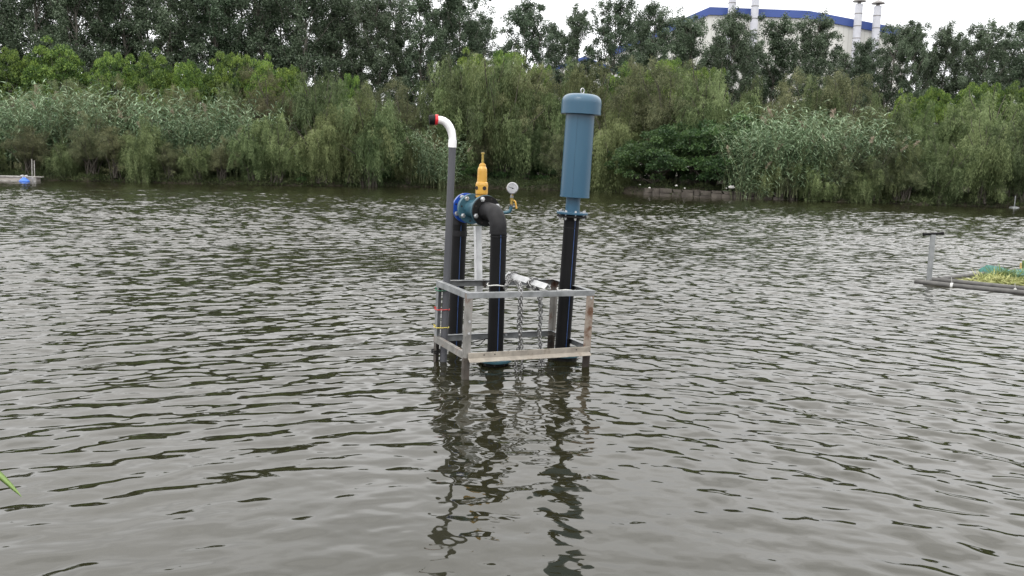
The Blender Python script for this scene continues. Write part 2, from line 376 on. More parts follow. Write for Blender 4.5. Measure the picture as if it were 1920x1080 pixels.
# skirt rows/cols reach far out left, right and to the near bank
sk = np.zeros((NR+2, NCOL+2, 3)); sk[1:-1, 1:-1] = wv
sk[1:-1, 0] = np.stack([np.full(NR, -690.), rr, np.zeros(NR)], -1); sk[1:-1, -1] = np.stack([np.full(NR, 690.), rr, np.zeros(NR)], -1)
for jj, yy in ((0, -2.0), (-1, 75.0)):
    src = sk[1] if jj == 0 else sk[-2]
    sk[jj] = src; sk[jj, :, 1] = yy; sk[jj, :, 2] = 0
sk[0, :, 0] = sk[1, :, 0]
wo = raw_grid('water', sk.reshape(-1, 3), NCOL+2, NR+2, M['water']); tag(wo, kind='structure')

# ------------------------------------------------------------------ foliage machinery
def leaf_mesh(name, Pn, D, S, L, W, tint, mat, mid=.45, extra=None):
    """diamond leaves: base P, direction D, side vector S"""
    n = len(Pn); L = np.broadcast_to(L, n)[:, None]; W = np.broadcast_to(W, n)[:, None]
    v = np.empty((n, 4, 3), np.float32)
    v[:, 0] = Pn; v[:, 1] = Pn + D*L*mid + S*W*.5; v[:, 2] = Pn + D*L; v[:, 3] = Pn + D*L*mid - S*W*.5
    me = bpy.data.meshes.new(name); me.vertices.add(n*4); me.vertices.foreach_set('co', v.ravel())
    me.loops.add(n*4); me.loops.foreach_set('vertex_index', np.arange(n*4, dtype=np.int32))
    me.polygons.add(n); me.polygons.foreach_set('loop_start', np.arange(0, n*4, 4, dtype=np.int32))
    me.update(calc_edges=True)
    a = me.attributes.new('tint', 'FLOAT', 'FACE'); a.data.foreach_set('value', np.clip(tint, 0, 1).astype(np.float32))
    me.materials.append(mat); return me
def unit(v): return v/np.maximum(np.linalg.norm(v, axis=-1, keepdims=True), 1e-9)
def side_of(D, r): return unit(np.cross(D, r.normal(size=D.shape)))
def trunk_mesh(name, paths, mat):
    mb = MB()
    for pts, rad in paths: mb.tube(pts, rad, n=7)
    me = bpy.data.meshes.new(name); me.from_pydata(mb.v, [], mb.f); me.polygons.foreach_set('use_smooth', mb.sm)
    me.materials.append(mat); me.update(); return me
def wig(a, b, k, n, r):
    a, b = np.array(a, float), np.array(b, float); t = np.linspace(0, 1, n)[:, None]
    p = a+(b-a)*t; p[1:-1] += r.normal(0, k, (n-2, 3)); return p

def topz(me):
    a = np.empty(len(me.vertices)*3, np.float32); me.vertices.foreach_get('co', a); return float(np.percentile(a[2::3], 99.8))
def make_poplar(seed, h=14.0, wide=1.0, dens=1.0, base=.12):
    r = np.random.default_rng(seed); paths = []
    top = np.array([r.normal(0, .3), r.normal(0, .3), h]); tr = wig((0, 0, 0), top, .10, 9, r)
    paths.append((tr, list(np.linspace(.17, .02, 9))))
    PP, DD, TT = [], [], []
    nb = 50
    for i in range(nb):
        t = base + (1-base)*((i+.5)/nb)**.92; z = t*h*.97; az = r.uniform(0, 2*PI)+i*2.4
        prof = 2.6*wide*(math.sin(PI*min(1, .93*(t+.06)**.8))**.6+.12)*r.uniform(.5, 1.15)
        up = r.uniform(1.0, 2.0)
        o = np.array([np.interp(z, tr[:, 2], tr[:, 0]), np.interp(z, tr[:, 2], tr[:, 1]), z])
        d = np.array([math.cos(az), math.sin(az), up]); end = o + d/np.linalg.norm(d[:2])*prof
        end[2] = min(end[2], h*1.02+r.uniform(-.3, .5))
        br = wig(o, end, .10, 5, r); paths.append((br, list(np.linspace(.035, .008, 5))))
        nc = int(2+prof*2.2)
        for j in range(nc):
            s = .25+.75*(j+r.uniform(.2, 1))/nc; c = o+(end-o)*min(s, 1.03) + r.normal(0, .20*prof**.5, 3)
            rad = r.uniform(.24, .5); n = int(r.uniform(85, 150)*dens)
            p = c + unit(r.normal(0, 1, (n, 3)))*(r.uniform(0, 1, (n, 1))**.5)*rad*np.array([1., 1., 1.15])
            dd = unit(r.normal(0, 1, (n, 3))+np.array([0, 0, -.3]))
            PP.append(p); DD.append(dd); TT.append(np.clip(r.uniform(0, 1, n)**1.6+r.normal(0, .1), 0, 1))
    Pn, D, T = np.concatenate(PP), np.concatenate(DD), np.concatenate(TT)
    me = leaf_mesh('poplar_crown', Pn, D, side_of(D, r), r.uniform(.09, .17, len(Pn)), r.uniform(.07, .12, len(Pn)), T, M['l_poplar'])
    return trunk_mesh('poplar_trunk', paths, M['bark_pale']), me, topz(me)
def make_round(seed, mat, R0=2.6, h=6.0, nl=70, per=260, leaf=(.10, .16), wide=1.0, skirt=.15):
    r = np.random.default_rng(seed); PP, DD, TT = [], [], []; paths = []; nl = int(nl*1.8); per = int(per*1.15)
    cz = h*.55; rz = h*.45
    tr = wig((0, 0, 0), (0, 0, h*.6), .05, 5, r); paths.append((tr, list(np.linspace(.16, .07, 5))))
    for i in range(nl):
        u = r.normal(0, 1, 3); u /= np.linalg.norm(u)
        if u[2] < -.55: u[2] *= -.5
        q = r.uniform(.70, 1.04); lr = r.uniform(.26, .56)
        c = np.array([u[0]*R0*wide*q, u[1]*R0*wide*q, cz+u[2]*rz*q*.92])
        if i < 14: paths.append((wig(tr[2+i % 3], c, .08, 4, r), list(np.linspace(.06, .012, 4))))
        n = int(per*lr/.65); v = unit(r.normal(0, 1, (n, 3))); v[:, 2] = np.abs(v[:, 2])*.9-.12
        rad = lr*r.uniform(.7, 1.08, n)[:, None]
        p = c + v*rad*np.array([1, 1, .8])
        dd = unit(v*.7+r.normal(0, .6, (n, 3)))
        PP.append(p); DD.append(dd); TT.append(np.clip(r.uniform(0, 1, n)*.75+.10+r.normal(0, .14), 0, 1))
    Pn, D, T = np.concatenate(PP), np.concatenate(DD), np.concatenate(TT)
    me = leaf_mesh('leafy_crown', Pn, D, side_of(D, r), r.uniform(*leaf, len(Pn)), r.uniform(leaf[0]*.5, leaf[1]*.5, len(Pn)), T, mat)
    return trunk_mesh('branches', paths, M['bark']), me, topz(me)
def make_willow(seed, mat, h=6.5, R0=3.0, ns=1250, per=64, droop=1.0, fluff=.065, lw=.021, ll=(.12, .21), low=.05):
    r = np.random.default_rng(seed); PP, DD, TT = [], [], []; paths = []
    # boughs
    tips = []
    for i in range(22):
        az = i*2.4+r.uniform(-.4, .4); rad = R0*r.uniform(.25, .95); z = h*r.uniform(.48, .95)*(1-.40*(rad/R0)**2)
        b0 = np.array([r.normal(0, .25), r.normal(0, .25), 0]); tip = np.array([math.cos(az)*rad, math.sin(az)*rad, z])
        mid_ = b0*.5+tip*.5+np.array([0, 0, h*.10])-np.array([tip[0], tip[1], 0])*.22
        t = np.linspace(0, 1, 7)[:, None]
        p = (1-t)**2*b0+2*t*(1-t)*mid_+t*t*tip; p[1:-1] += r.normal(0, .06, (5, 3))
        paths.append((p, list(np.linspace(.075, .012, 7)))); tips.append(p)
    nc = 80
    cent = []
    for i in range(nc):   # clump heads: strands hang in bunches, so the crown reads as tresses with hollows
        b = tips[r.integers(len(tips))]; k = r.uniform(.45, 1.0); q = b[int(k*6)]
        cent.append(q + r.normal(0, 1, 3)*np.array([.45, .45, .35]) + np.array([0, 0, .2]))
    for i in range(ns):
        c = cent[r.integers(nc)]; s = c + r.normal(0, .20, 3)
        o = np.array([s[0], s[1]])/max(R0, .1); outw = np.array([o[0], o[1], 0])*r.uniform(.2, .8) + r.normal(0, .14, 3)*np.array([1, 1, 0])
        Ls = r.uniform(.55, 1.9)*(.6+.4*droop)*h/6.5
        Ls = min(Ls, max(.5, s[2]-low*r.uniform(.2, 2)))
        n = int(per*Ls/1.4); t = np.sort(r.uniform(0, 1, n))
        rise = .38*(1.25-droop*.6)
        p = s + outw*(t[:, None]**.7)*.9 + np.array([0, 0, 1])*((rise*np.sin(np.clip(t*2.3, 0, PI))-t**1.25*droop)*Ls)[:, None]
        p += r.normal(0, fluff, (n, 3))*np.array([1, 1, .5])
        dz = np.array([0, 0, -1.0])*droop*(.35+t[:, None]) + outw*.6 + r.normal(0, .42, (n, 3))
        PP.append(p); DD.append(unit(dz)); TT.append(np.clip(r.uniform(0, 1, n)*.5+r.normal(0, .3)+.2, 0, 1))
    Pn, D, T = np.concatenate(PP), np.concatenate(DD), np.concatenate(TT)
    k = Pn[:, 2] > .02; Pn, D, T = Pn[k], D[k], T[k]
    me = leaf_mesh('willow_crown', Pn, D, side_of(D, r), r.uniform(*ll, len(Pn)), r.uniform(lw*.7, lw*1.4, len(Pn)), T, mat)
    return trunk_mesh('willow_trunk', paths, M['bark']), me, topz(me)
def make_reed(seed, h=4.6, n=46, rad=1.1, lean=0.0):
    r = np.random.default_rng(seed); PP, DD, SS, LL, WW, TT = [], [], [], [], [], []; paths = []; pl = []
    for i in range(n):
        a = r.uniform(0, 2*PI); q = rad*math.sqrt(r.uniform(0, 1)); b = np.array([q*math.cos(a), q*math.sin(a), 0])
        hh = h*r.uniform(.5, 1.0); ln = r.normal(0, .17, 2)+np.array([math.cos(a), math.sin(a)])*q/rad*.12 + np.array([lean, 0])
        t = np.linspace(0, 1, 5); st = b + np.stack([ln[0]*hh*t**1.6, ln[1]*hh*t**1.6, hh*t], -1)
        paths.append((st, [.016, .015, .013, .010, .006]))
        nl = 17; sgn = 1; az0 = r.uniform(0, PI)
        for j in range(nl):
            tt = .16+.84*(j+.5)/nl; p0 = np.array([np.interp(tt, t, st[:, k]) for k in range(3)])
            sgn = -sgn; az = az0 + (0 if sgn > 0 else PI)+r.normal(0, .5)
            L = r.uniform(.65, 1.1)*(1.1-.4*tt); d = np.array([math.cos(az)*.85, math.sin(az)*.85, .8]); sd_ = np.array([-math.sin(az), math.cos(az), 0])
            pos = p0.copy(); seg = L/3; bend = r.uniform(.45, .8)
            for k in range(3):
                dd = d/np.linalg.norm(d); PP.append(pos - dd*.01); DD.append(dd); SS.append(sd_); LL.append(seg*1.35); WW.append((.064, .056, .034)[k]); TT.append(r.uniform(.1, 1))
                pos = pos + dd*seg; d = d + np.array([0, 0, -bend])
        if r.uniform() < .07: pl.append((st[-1], ln))
    r2 = np.random.default_rng(seed+1)
    me = leaf_mesh('reed_leaves', np.array(PP), np.array(DD), unit(np.array(SS)+r2.normal(0, .3, (len(PP), 3))), np.array(LL), np.array(WW), np.array(TT), M['l_reed'])
    pm = None
    if pl:
        pm = []
        for tip, ln in pl:
            m = 70; t = r2.uniform(0, 1, m); s = tip + np.stack([(ln[0]+.25)*t*.55, ln[1]*t*.5, t*.5-.1*t*t], -1) + r2.normal(0, .035, (m, 3))
            B = unit(np.array([.35+ln[0], ln[1], .7])+r2.normal(0, .3, (m, 3)))
            pm.append(leaf_mesh('reed_plume', s, B, side_of(B, r2), .14, .03, r2.uniform(0, 1, m), M['l_plume']))
    return trunk_mesh('reed_stems', paths, mat_stem), me, topz(me), pm
mat_stem = mat_noise('reed_stem', (.09, .12, .05), (.16, .18, .09), 5, .6)

def plant(kind, src, px, ytop, Y, label, cat, group, wide=1.0, rz=None, names=('trunk', 'crown'), zbase=None):
    pt = P(px, ytop, Y); gz = float(ground_z(np.array([pt.x]), np.array([Y]))[0]) if zbase is None else zbase
    gz = max(gz, -.9)-.03
    hh = pt.z-gz; s = hh/src[2]
    o = empty(kind, (pt.x, Y, gz), random.uniform(0, 6.28) if rz is None else rz); o.scale = (s*wide, s*wide, s)
    tag(o, label, cat, group)
    for nm, me in zip(names, src[:2]):
        c = bpy.data.objects.new(nm, me); col.objects.link(c); c.parent = o
    if len(src) > 3 and src[3]:
        for q in src[3]:
            c = bpy.data.objects.new('plume', q); col.objects.link(c); c.parent = o
    return o
random.seed(5)
ORD = ['first', 'second', 'third', 'fourth', 'fifth', 'sixth', 'seventh', 'eighth', 'ninth', 'tenth', 'eleventh', 'twelfth', 'thirteenth', 'fourteenth', 'fifteenth', 'sixteenth', 'seventeenth', 'eighteenth', 'nineteenth', 'twentieth', 'twenty-first', 'twenty-second', 'twenty-third', 'twenty-fourth']

# --- poplars behind: two staggered rows
pops = [make_poplar(100+i, wide=(1.0, .85, 1.15, .95, .75)[i], base=.1) for i in range(5)]
front_row = [(-130, -90, 1), (-40, -105, 1), (45, -90, 1.05), (135, -110, 1), (225, -125, 1.1), (315, -120, 1), (405, -100, 1.05), (490, -110, 1), (570, -80, 1.1),
             (640, -20, .9), (712, -12, 1), (785, -30, 1.0), (868, -14, .92), (985, 2, .9), (1088, 12, .72), (1150, -8, .8), (1232, 10, .85), (1312, 28, .85), (1375, 20, .8),
             (1455, 28, .95), (1540, 26, .9), (1612, 78, .8), (1672, 42, .82), (1712, 58, .7), (1778, 46, .85), (1858, 44, .9), (1925, 40, .9), (2010, 45, 1), (2100, 40, 1)]
for i, (px, yt, wd) in enumerate(front_row):
    Y = 76 + (i*37 % 5)*.7
    plant('poplar_tree', pops[i % 5], px, yt, Y, 'x', 'poplar', 'poplars standing in the front row above the bank', wd*(1.18 if px > 900 else 1))
back_row = [(-85, -55), (5, -60), (95, -70), (185, -60), (270, -75), (360, -60), (450, -75), (535, -50), (610, -40), (680, -5), (752, -20), (828, 5), (915, 35), (1040, 48), (1195, 35), (1275, 60), (1345, 70), (1420, 75), (1500, 72), (1580, 100), (1640, 95), (1745, 88), (1820, 72), (1893, 70), (1970, 60)]
for i, (px, yt) in enumerate(back_row):
    plant('poplar_tree', pops[(i*3+1) % 5], px, yt, 83+(i % 3), 'x', 'poplar', 'poplars standing in the rear row above the bank', .95)

# --- rounded bright green trees
rnd = [make_round(200+i, M['l_round'], R0=(2.7, 2.4, 3.0)[i]) for i in range(3)]
rounds = [(12, 92, 67, 1.0), (98, 72, 68, 1.25), (-70, 90, 68, 1.1), (212, 100, 67, .95), (286, 92, 66, .95), (352, 116, 66, .7), (430, 100, 67, .95), (497, 104, 66, .9), (545, 126, 66, .8),
          (655, 140, 67, .6), (880, 92, 71, .95), (950, 96, 71, .9), (1010, 122, 70, .6), (1170, 118, 70, .9), (1255, 112, 70, .9), (1330, 128, 70, .8), (1692, 168, 66, .7), (1756, 166, 66, .9),
          (1835, 156, 66, 1.0), (1900, 154, 66, 1.0), (1985, 150, 66, 1.1), (58, 118, 69, 1.0), (155, 128, 69, .9), (250, 128, 69, .9), (322, 134, 68, .9), (392, 130, 69, .9), (468, 136, 69, .9), (1722, 184, 68, .9), (1796, 180, 68, .9), (1868, 172, 68, .9), (1945, 168, 68, .9), (915, 116, 72, .9), (1215, 128, 72, .9), (1292, 130, 72, .9)]
for i, (px, yt, Y, wd) in enumerate(rounds):
    plant('broadleaf_tree', rnd[i % 3], px, yt, Y, 'x', 'tree', 'rounded bright green trees behind the willows', wd*.50, names=('trunk', 'crown'))

# --- willows and feathery shrubs
wil = [make_willow(300+i, M['l_willow'], droop=(1.0, 1.1, .9)[i]) for i in range(3)]
fea = [make_willow(320+i, M['l_feather'], droop=.45, fluff=.10, lw=.019, ll=(.09, .17)) for i in range(2)]
willows = [  # px, ytop, Y, kind, index, width
    (-60, 190, 61, 'w', 0, 1), (25, 175, 62, 'f', 0, 1), (110, 150, 62, 'f', 1, 1.0), (190, 150, 62.5, 'w', 1, 1), (262, 150, 62, 'f', 0, .9), (345, 165, 62, 'f', 1, .9), (425, 160, 62, 'w', 2, .9),
    (512, 128, 62, 'f', 0, 1.05), (590, 138, 63, 'w', 0, 1.0), (655, 160, 62, 'w', 1, 1.0), (700, 165, 65, 'f', 1, .9),
    (762, 148, 67, 'f', 0, 1.0), (835, 122, 67, 'w', 2, 1.1), (872, 114, 66.5, 'w', 1, 1.0), (915, 108, 68, 'w', 0, 1.1), (948, 116, 66.6, 'w', 2, 1.0), (985, 124, 68, 'f', 1, 1.0), (1052, 122, 68, 'w', 1, 1.0), (1115, 120, 67, 'w', 2, 1.0),
    (1185, 122, 65, 'f', 0, 1.0), (1262, 116, 64, 'f', 1, 1.15), (1340, 134, 62, 'w', 0, 1.0), (1395, 150, 62, 'w', 1, .9), (1462, 140, 61, 'f', 0, 1.0), (1530, 146, 60, 'w', 2, .9), (1592, 140, 60, 'f', 1, 1.0),
    (1660, 178, 59, 'w', 0, 1.0), (1720, 196, 58, 'w', 1, .9), (1790, 200, 58, 'w', 2, 1.0), (1865, 176, 57, 'w', 0, 1.15), (1950, 178, 57, 'w', 1, 1.1), (2040, 180, 57, 'w', 2, 1.1),
    # fuller ones leaning over the water's edge
    (-20, 262, 57.6, 'w', 2, 1.1), (52, 236, 57.7, 'f', 1, 1.1), (118, 262, 57.4, 'w', 1, 1.2), (172, 214, 58.2, 'f', 0, 1.0), (215, 238, 57.8, 'f', 1, 1.0), (262, 222, 57.6, 'w', 1, 1.0), (318, 268, 57.8, 'f', 1, 1.0), (368, 272, 58.2, 'w', 0, 1.25), (418, 258, 58.6, 'f', 0, 1.1), (470, 236, 59, 'w', 0, 1.0), (140, 178, 60.5, 'f', 1, .8), (240, 172, 60.6, 'w', 2, .8), (520, 215, 60, 'w', 2, 1.0), (600, 200, 60, 'w', 1, 1.05), (690, 190, 61.5, 'w', 0, 1.05),
    (765, 262, 63, 'w', 2, .8), (820, 225, 65, 'f', 0, .9), (900, 230, 66, 'f', 1, 1.0), (985, 225, 66, 'w', 0, .9), (1060, 235, 65, 'f', 1, .9), (1148, 185, 61.5, 'w', 1, .95), (1190, 260, 62, 'f', 0, .6),
    (1440, 296, 55.9, 'w', 1, 1.2), (1490, 272, 55.6, 'f', 0, .8), (1530, 300, 55.0, 'w', 2, 1.3), (1620, 296, 54.6, 'w', 1, 1.2), (1700, 285, 54.6, 'f', 0, 1.2), (1575, 275, 55.0, 'f', 1, .8), (1640, 240, 55.4, 'f', 0, 1.05), (1690, 262, 55.2, 'w', 2, .9), (1775, 250, 55, 'w', 1, 1.0), (1850, 232, 54.4, 'w', 0, 1.0), (1925, 225, 54.2, 'w', 2, 1.0), (2020, 230, 54, 'w', 1, 1.1)]
for i, (px, yt, Y, k, j, wd) in enumerate(willows):
    src = (wil if k == 'w' else fea)[j]
    bnk = float(bankY(P(px, yt, Y).x))
    if Y < bnk+2.0 and not 1180 < px < 1440: Y = bnk + (Y-bnk)*.35 - .1
    plant('willow_tree' if k == 'w' else 'feathery_shrub', src, px, yt, Y, 'x', 'willow' if k == 'w' else 'shrub', 'weeping willows along the far bank' if k == 'w' else 'feathery shrubs along the far bank', wd*(.74 if Y > bnk+2.0 else .88))

# --- dark broadleaf shrubs
drk = [make_round(400+i, M['l_dark'], R0=3.2, h=4.6, nl=60, per=230, leaf=(.10, .18)) for i in range(2)]
for i, (px, yt, Y, wd) in enumerate([(1232, 246, 60.5, .9), (1300, 232, 60, 1.0), (1365, 218, 60.5, 1.0), (1412, 222, 60, .9), (230, 290, 60, .8), (745, 288, 64.5, .8), (860, 285, 67, 1.0), (960, 290, 68, 1.0), (1050, 290, 67, .9), (1480, 290, 58, .9), (1600, 290, 57, 1), (1700, 290, 57, 1), (560, 285, 61, 1), (380, 290, 60.5, 1), (60, 285, 60, 1)] + [(q, 240, 71.5, 1.1) for q in range(-60, 2000, 92)]):
    plant('dark_shrub', drk[i % 2], px, yt, Y, 'x', 'shrub', 'dark broadleaf shrubs under the willows', wd, names=('branches', 'foliage'), zbase=.45-1.3)

# --- giant reeds
rds = [make_reed(500+i, lean=(.02, -.06, .10, .0)[i]) for i in range(4)]
reeds = [(-50, 160, 59.2), (0, 146, 59.4), (34, 175, 58.6), (78, 165, 59.2), (128, 150, 59.8), (165, 182, 59.0), (205, 160, 59.8), (262, 180, 59.6), (300, 166, 59.8), (352, 186, 60), (392, 168, 60.2), (440, 184, 60), (482, 196, 60.4), (330, 222, 58.9), (400, 232, 58.9), (445, 226, 59.2),
         (790, 235, 63.2), (828, 250, 63), (1392, 238, 56.6), (1428, 212, 56.6), (1462, 200, 56.4), (1500, 194, 56.4), (1540, 200, 56.2), (1580, 206, 56.0), (1622, 222, 55.8), (1668, 246, 55.4), (1415, 250, 56.0), (1460, 240, 55.8), (1515, 236, 55.6), (1575, 246, 55.2), (1630, 268, 55.0)]
for i, (px, yt, Y) in enumerate(reeds):
    plant('reed_clump', rds[i % 4], px, yt, Y, 'x', 'reeds', 'giant reeds on the far bank', 1.15, names=('stems', 'leaves'))

# --- undergrowth along the far bank: nobody could count it
def undergrowth():
    r = np.random.default_rng(77); n = 90000
    X = r.uniform(-46, 46, n); d = np.abs(r.normal(0, 1, n))**1.2*1.6 - .12
    Y = bankY(X) + .35*lumps(X, X*0, 3.0, 3) + d
    hgt = .22+.22*np.clip(lumps(X, Y, 2.2, 55), -.6, 2)
    # the low open stretch by the stone wall is nearly bare
    open_ = (X > 5.5) & (X < 17) & (d < 1.3); keep = ~(open_ & (r.uniform(0, 1, n) < .9))
    X, Y, d, hgt = X[keep], Y[keep], d[keep], hgt[keep]; n = len(X)
    zz = ground_z(X, Y); t = r.uniform(0, 1, n)
    Pn = np.stack([X, Y, np.maximum(zz, -.02)+hgt*t], -1)
    D = unit(np.stack([r.normal(0, .5, n), -.25+r.normal(0, .4, n), r.uniform(-.1, 1, n)], -1))
    me = leaf_mesh('undergrowth', Pn, D, side_of(D, r), r.uniform(.12, .32, n), r.uniform(.025, .05, n), r.uniform(0, 1, n), M['l_grass'])
    o = bpy.data.objects.new('undergrowth', me); col.objects.link(o)
    tag(o, 'low tangled grass and weeds growing along the far bank at the waterline', 'undergrowth', kind='stuff')
undergrowth()
def thicket():
    r = np.random.default_rng(78); n = 70000
    X = r.uniform(-52, 52, n); Y = 70+r.normal(0, 1.1, n); t = r.uniform(0, 1, n)
    top = 2.6+.8*lumps(X, X*0, 5, 12)
    Pn = np.stack([X, Y, ground_z(X, Y)+top*t], -1); D = unit(r.normal(0, 1, (n, 3)))
    me = leaf_mesh('thicket', Pn, D, side_of(D, r), r.uniform(.16, .3, n), r.uniform(.09, .16, n), r.uniform(0, .8, n), M['l_dark'])
    o = bpy.data.objects.new('thicket', me); col.objects.link(o)
    tag(o, 'dark tangled brush filling the shade behind the willow trunks', 'brush', kind='stuff')
thicket()

# ------------------------------------------------------------------ stone revetment
def stone_wall():
    root = empty('stone_wall', P(1320, 368, 56.4)); root.location.z = 0
    tag(root, 'low broken stone block wall at the water edge under the dark shrubs', 'wall')
    r = random.Random(3); mb = MB(); cap = MB()
    x = P(1212, 365, 57).x; x1 = P(1448, 370, 55.8).x
    while x < x1:
        wd = r.uniform(.35, .95); hh = .50+r.uniform(-.07, .03); y = float(bankY(x+wd/2))-.25
        # irregular five-sided blocks, two per course place
        zc = r.uniform(.10, .36)
        for (z0, z1_) in ((-.3, zc), (zc, hh)):
            sk_ = r.uniform(-.02, .16)
            a = [(x+.0005+(sk_ if z0 > 0 else 0), z0+.003), (x+wd-.0005, z0+.01+r.uniform(-.02, .02)), (x+wd-.0005+r.uniform(-.03, .0), z1_-.006-r.uniform(0, .03)), (x+wd*.5, z1_+r.uniform(-.03, .0)), (x+.0005, z1_-.006)]
            j = r.uniform(-.03, .03)
            f = [Vector((p[0], y+j, p[1])) for p in a]; b = [Vector((p[0], y+.5, p[1])) for p in a]
            mb.rings([f, b], False)
        x += wd
    M['stone'] = mat_noise('weathered_stone', (.050, .043, .036), (.105, .092, .078), 2.2, .95, bump=.03, detail=9)
    mb.build('blocks', M['stone'], root)
stone_wall()
# litter on the bank
r_ = random.Random(9)
for k, (px, py, s, lab) in enumerate([(1372, 351, .22, 'largest crumpled white plastic bag on the stone wall by the dark trunk'), (1268, 348, .10, 'pale grey rag lying behind the broken stone wall'), (1218, 352, .08, 'small flat white scrap on bare soil left of the stone wall'),
                                 (1200, 346, .05, 'tiny pale paper scrap up on the reddish soil of the bank'), (1284, 353, .07, 'pale plastic lump at the middle of the stone wall top'), (1362, 353, .06, 'small white scrap just left of the crumpled plastic bag')]):
    p = P(px, py, 57.0 - (px-1200)*.006); c = p
    mb = MB(); n1, n2 = 8, 5
    for a in range(n2):
        pass
    rings = []
    for a in range(1, n2):
        ph = PI*a/n2; rings.append([c + Vector((math.cos(2*PI*b/n1)*math.sin(ph)*s*r_.uniform(.7, 1.2), math.sin(2*PI*b/n1)*math.sin(ph)*s*r_.uniform(.7, 1.2), (math.cos(ph))*s*.6*r_.uniform(.7, 1.2))) for b in range(n1)])
    mb.rings(rings, False)
    o = mb.build('plastic_litter', M['litter']); tag(o, lab, 'litter', 'litter on the stone wall and bare bank')
exec_after = []

# ------------------------------------------------------------------ factory behind the poplars
def factory():
    Y0 = 150.0
    root = empty('factory_building', (P(1450, 100, Y0).x, Y0, 0))
    tag(root, 'large cream factory hall with royal blue roof edge behind the poplars', 'factory')
    prof = [(1150, 92), (1268, 42), (1330, 15), (1515, 22), (1662, 50), (1700, 58)]
    pts = [P(px, py, Y0) for px, py in prof]
    wall = MB()
    base = [Vector((p.x, Y0, .8)) for p in pts]
    ring_f = pts + base[::-1]
    ring_b = [v+Vector((0, 70, 0)) for v in ring_f]
    wall.add(ring_f+ring_b, [(i, i+1, len(ring_f)-2-i, len(ring_f)-1-i) for i in range(5)])
    n = len(ring_f)
    wall.add(ring_f+ring_b, [(i, (i+1) % n, (i+1) % n+n, i+n) for i in range(n)])
    wall.add(ring_b, [tuple(range(n))])
    m, nn, b = newmat('cream_cladding')
    t = N(nn, 'ShaderNodeTexCoord'); wv_ = N(nn, 'ShaderNodeTexWave', Scale=.35, Distortion=0.0); wv_.bands_direction = 'X'
    nn.links.new(t.outputs['Object'], wv_.inputs['Vector'])
    rp = N(nn, 'ShaderNodeValToRGB'); rp.color_ramp.elements[0].color = (.50, .50, .47, 1); rp.color_ramp.elements[1].color = (.58, .58, .55, 1); rp.color_ramp.elements[1].position = .2
    nn.links.new(wv_.outputs['Fac'], rp.inputs[0]); nn.links.new(rp.outputs[0], b.inputs['Base Color']); b.inputs['Roughness'].default_value = .6
    wall.build('wall', m, root)
    band = MB()
    M['band'] = mat_noise('royal_blue_cladding', (.030, .065, .24), (.038, .078, .28), .3, .5)
    for i in range(len(pts)-1):
        a, b2 = pts[i], pts[i+1]; hgt = Vector((0, 0, -1.25)); o = Vector((0, -.35, .12)); k = Vector((0, .6, 0))
        band.rings([[a+o, a+o+k, a+o+k+hgt, a+o+hgt], [b2+o, b2+o+k, b2+o+k+hgt, b2+o+hgt]], False)
    band.build('roof_edge', M['band'], root)
    M['flue'] = mat_noise('pale_flue', (.46, .47, .52), (.56, .57, .62), .8, .5)
    M['flue_dark'] = mat_noise('flue_cap', (.16, .15, .15), (.24, .23, .22), .8, .7)
    for k, (pt, yt, lab) in enumerate([(1374, -12, 'left flue of the pair cut off by the top of the picture'), (1417, -6, 'grey flue right of the leftmost one, cut off by the top'), (1611, 8, 'tall capped flue, left of the pair at the end of the factory'), (1646, 12, 'slightly shorter capped flue at the right end of the factory')]):
        Yc = Y0-1.6; top = P(pt, yt, Yc); r0 = .62
        rt = empty('flue', (top.x, Yc, .8)); tag(rt, lab, 'flue', 'flues standing against the factory')
        s = MB(); s.tube([(top.x-.0, Yc, .8), (top.x, Yc, top.z)], r0, n=20); s.build('stack', M['flue'], rt)
        rg = MB()
        z = top.z-1.6
        while z > 2:
            rg.tube([(top.x, Yc, z), (top.x, Yc, z+.12)], r0+.04, n=20); z -= 2.0
        rg.build('band', M['flue_dark'], rt)
        c = MB(); c.lathe((top.x, Yc, top.z), (top.x, Yc, top.z+2), [(0, .3), (.4, .3), (.42, 1.08), (.55, 1.05), (1.0, .15)], n=20); c.build('cap', M['flue_dark'], rt)
    # low workshop glimpsed between the trees
    a = P(1022, 128, 118); b3 = P(1085, 118, 118)
    r2 = empty('workshop', ((a.x+b3.x)/2, 118, 0)); tag(r2, 'small pale shed with blue gable edge glimpsed between poplars above the willows', 'shed')
    x0, x1 = a.x, b3.x+6; zt = a.z-.8; xm = (x0+x1)/2
    s = MB(); f = [Vector((x0, 118, .8)), Vector((x1, 118, .8)), Vector((x1, 118, zt)), Vector((xm, 118, zt+2)), Vector((x0, 118, zt))]
    s.rings([f, [v+Vector((0, 14, 0)) for v in f]], False); s.build('wall', m, r2)
    s = MB()
    for (p, q) in ((Vector((x0-.5, 117.8, zt-.1)), Vector((xm, 117.8, zt+2.05))), (Vector((xm, 117.8, zt+2.05)), Vector((x1+.5, 117.8, zt-.1)))):
        s.rings([[p, p+Vector((0, 15, 0)), p+Vector((0, 15, .45)), p+Vector((0, 0, .45))], [q, q+Vector((0, 15, 0)), q+Vector((0, 15, .45)), q+Vector((0, 0, .45))]], False)
    s.build('roof', M['band'], r2)
factory()

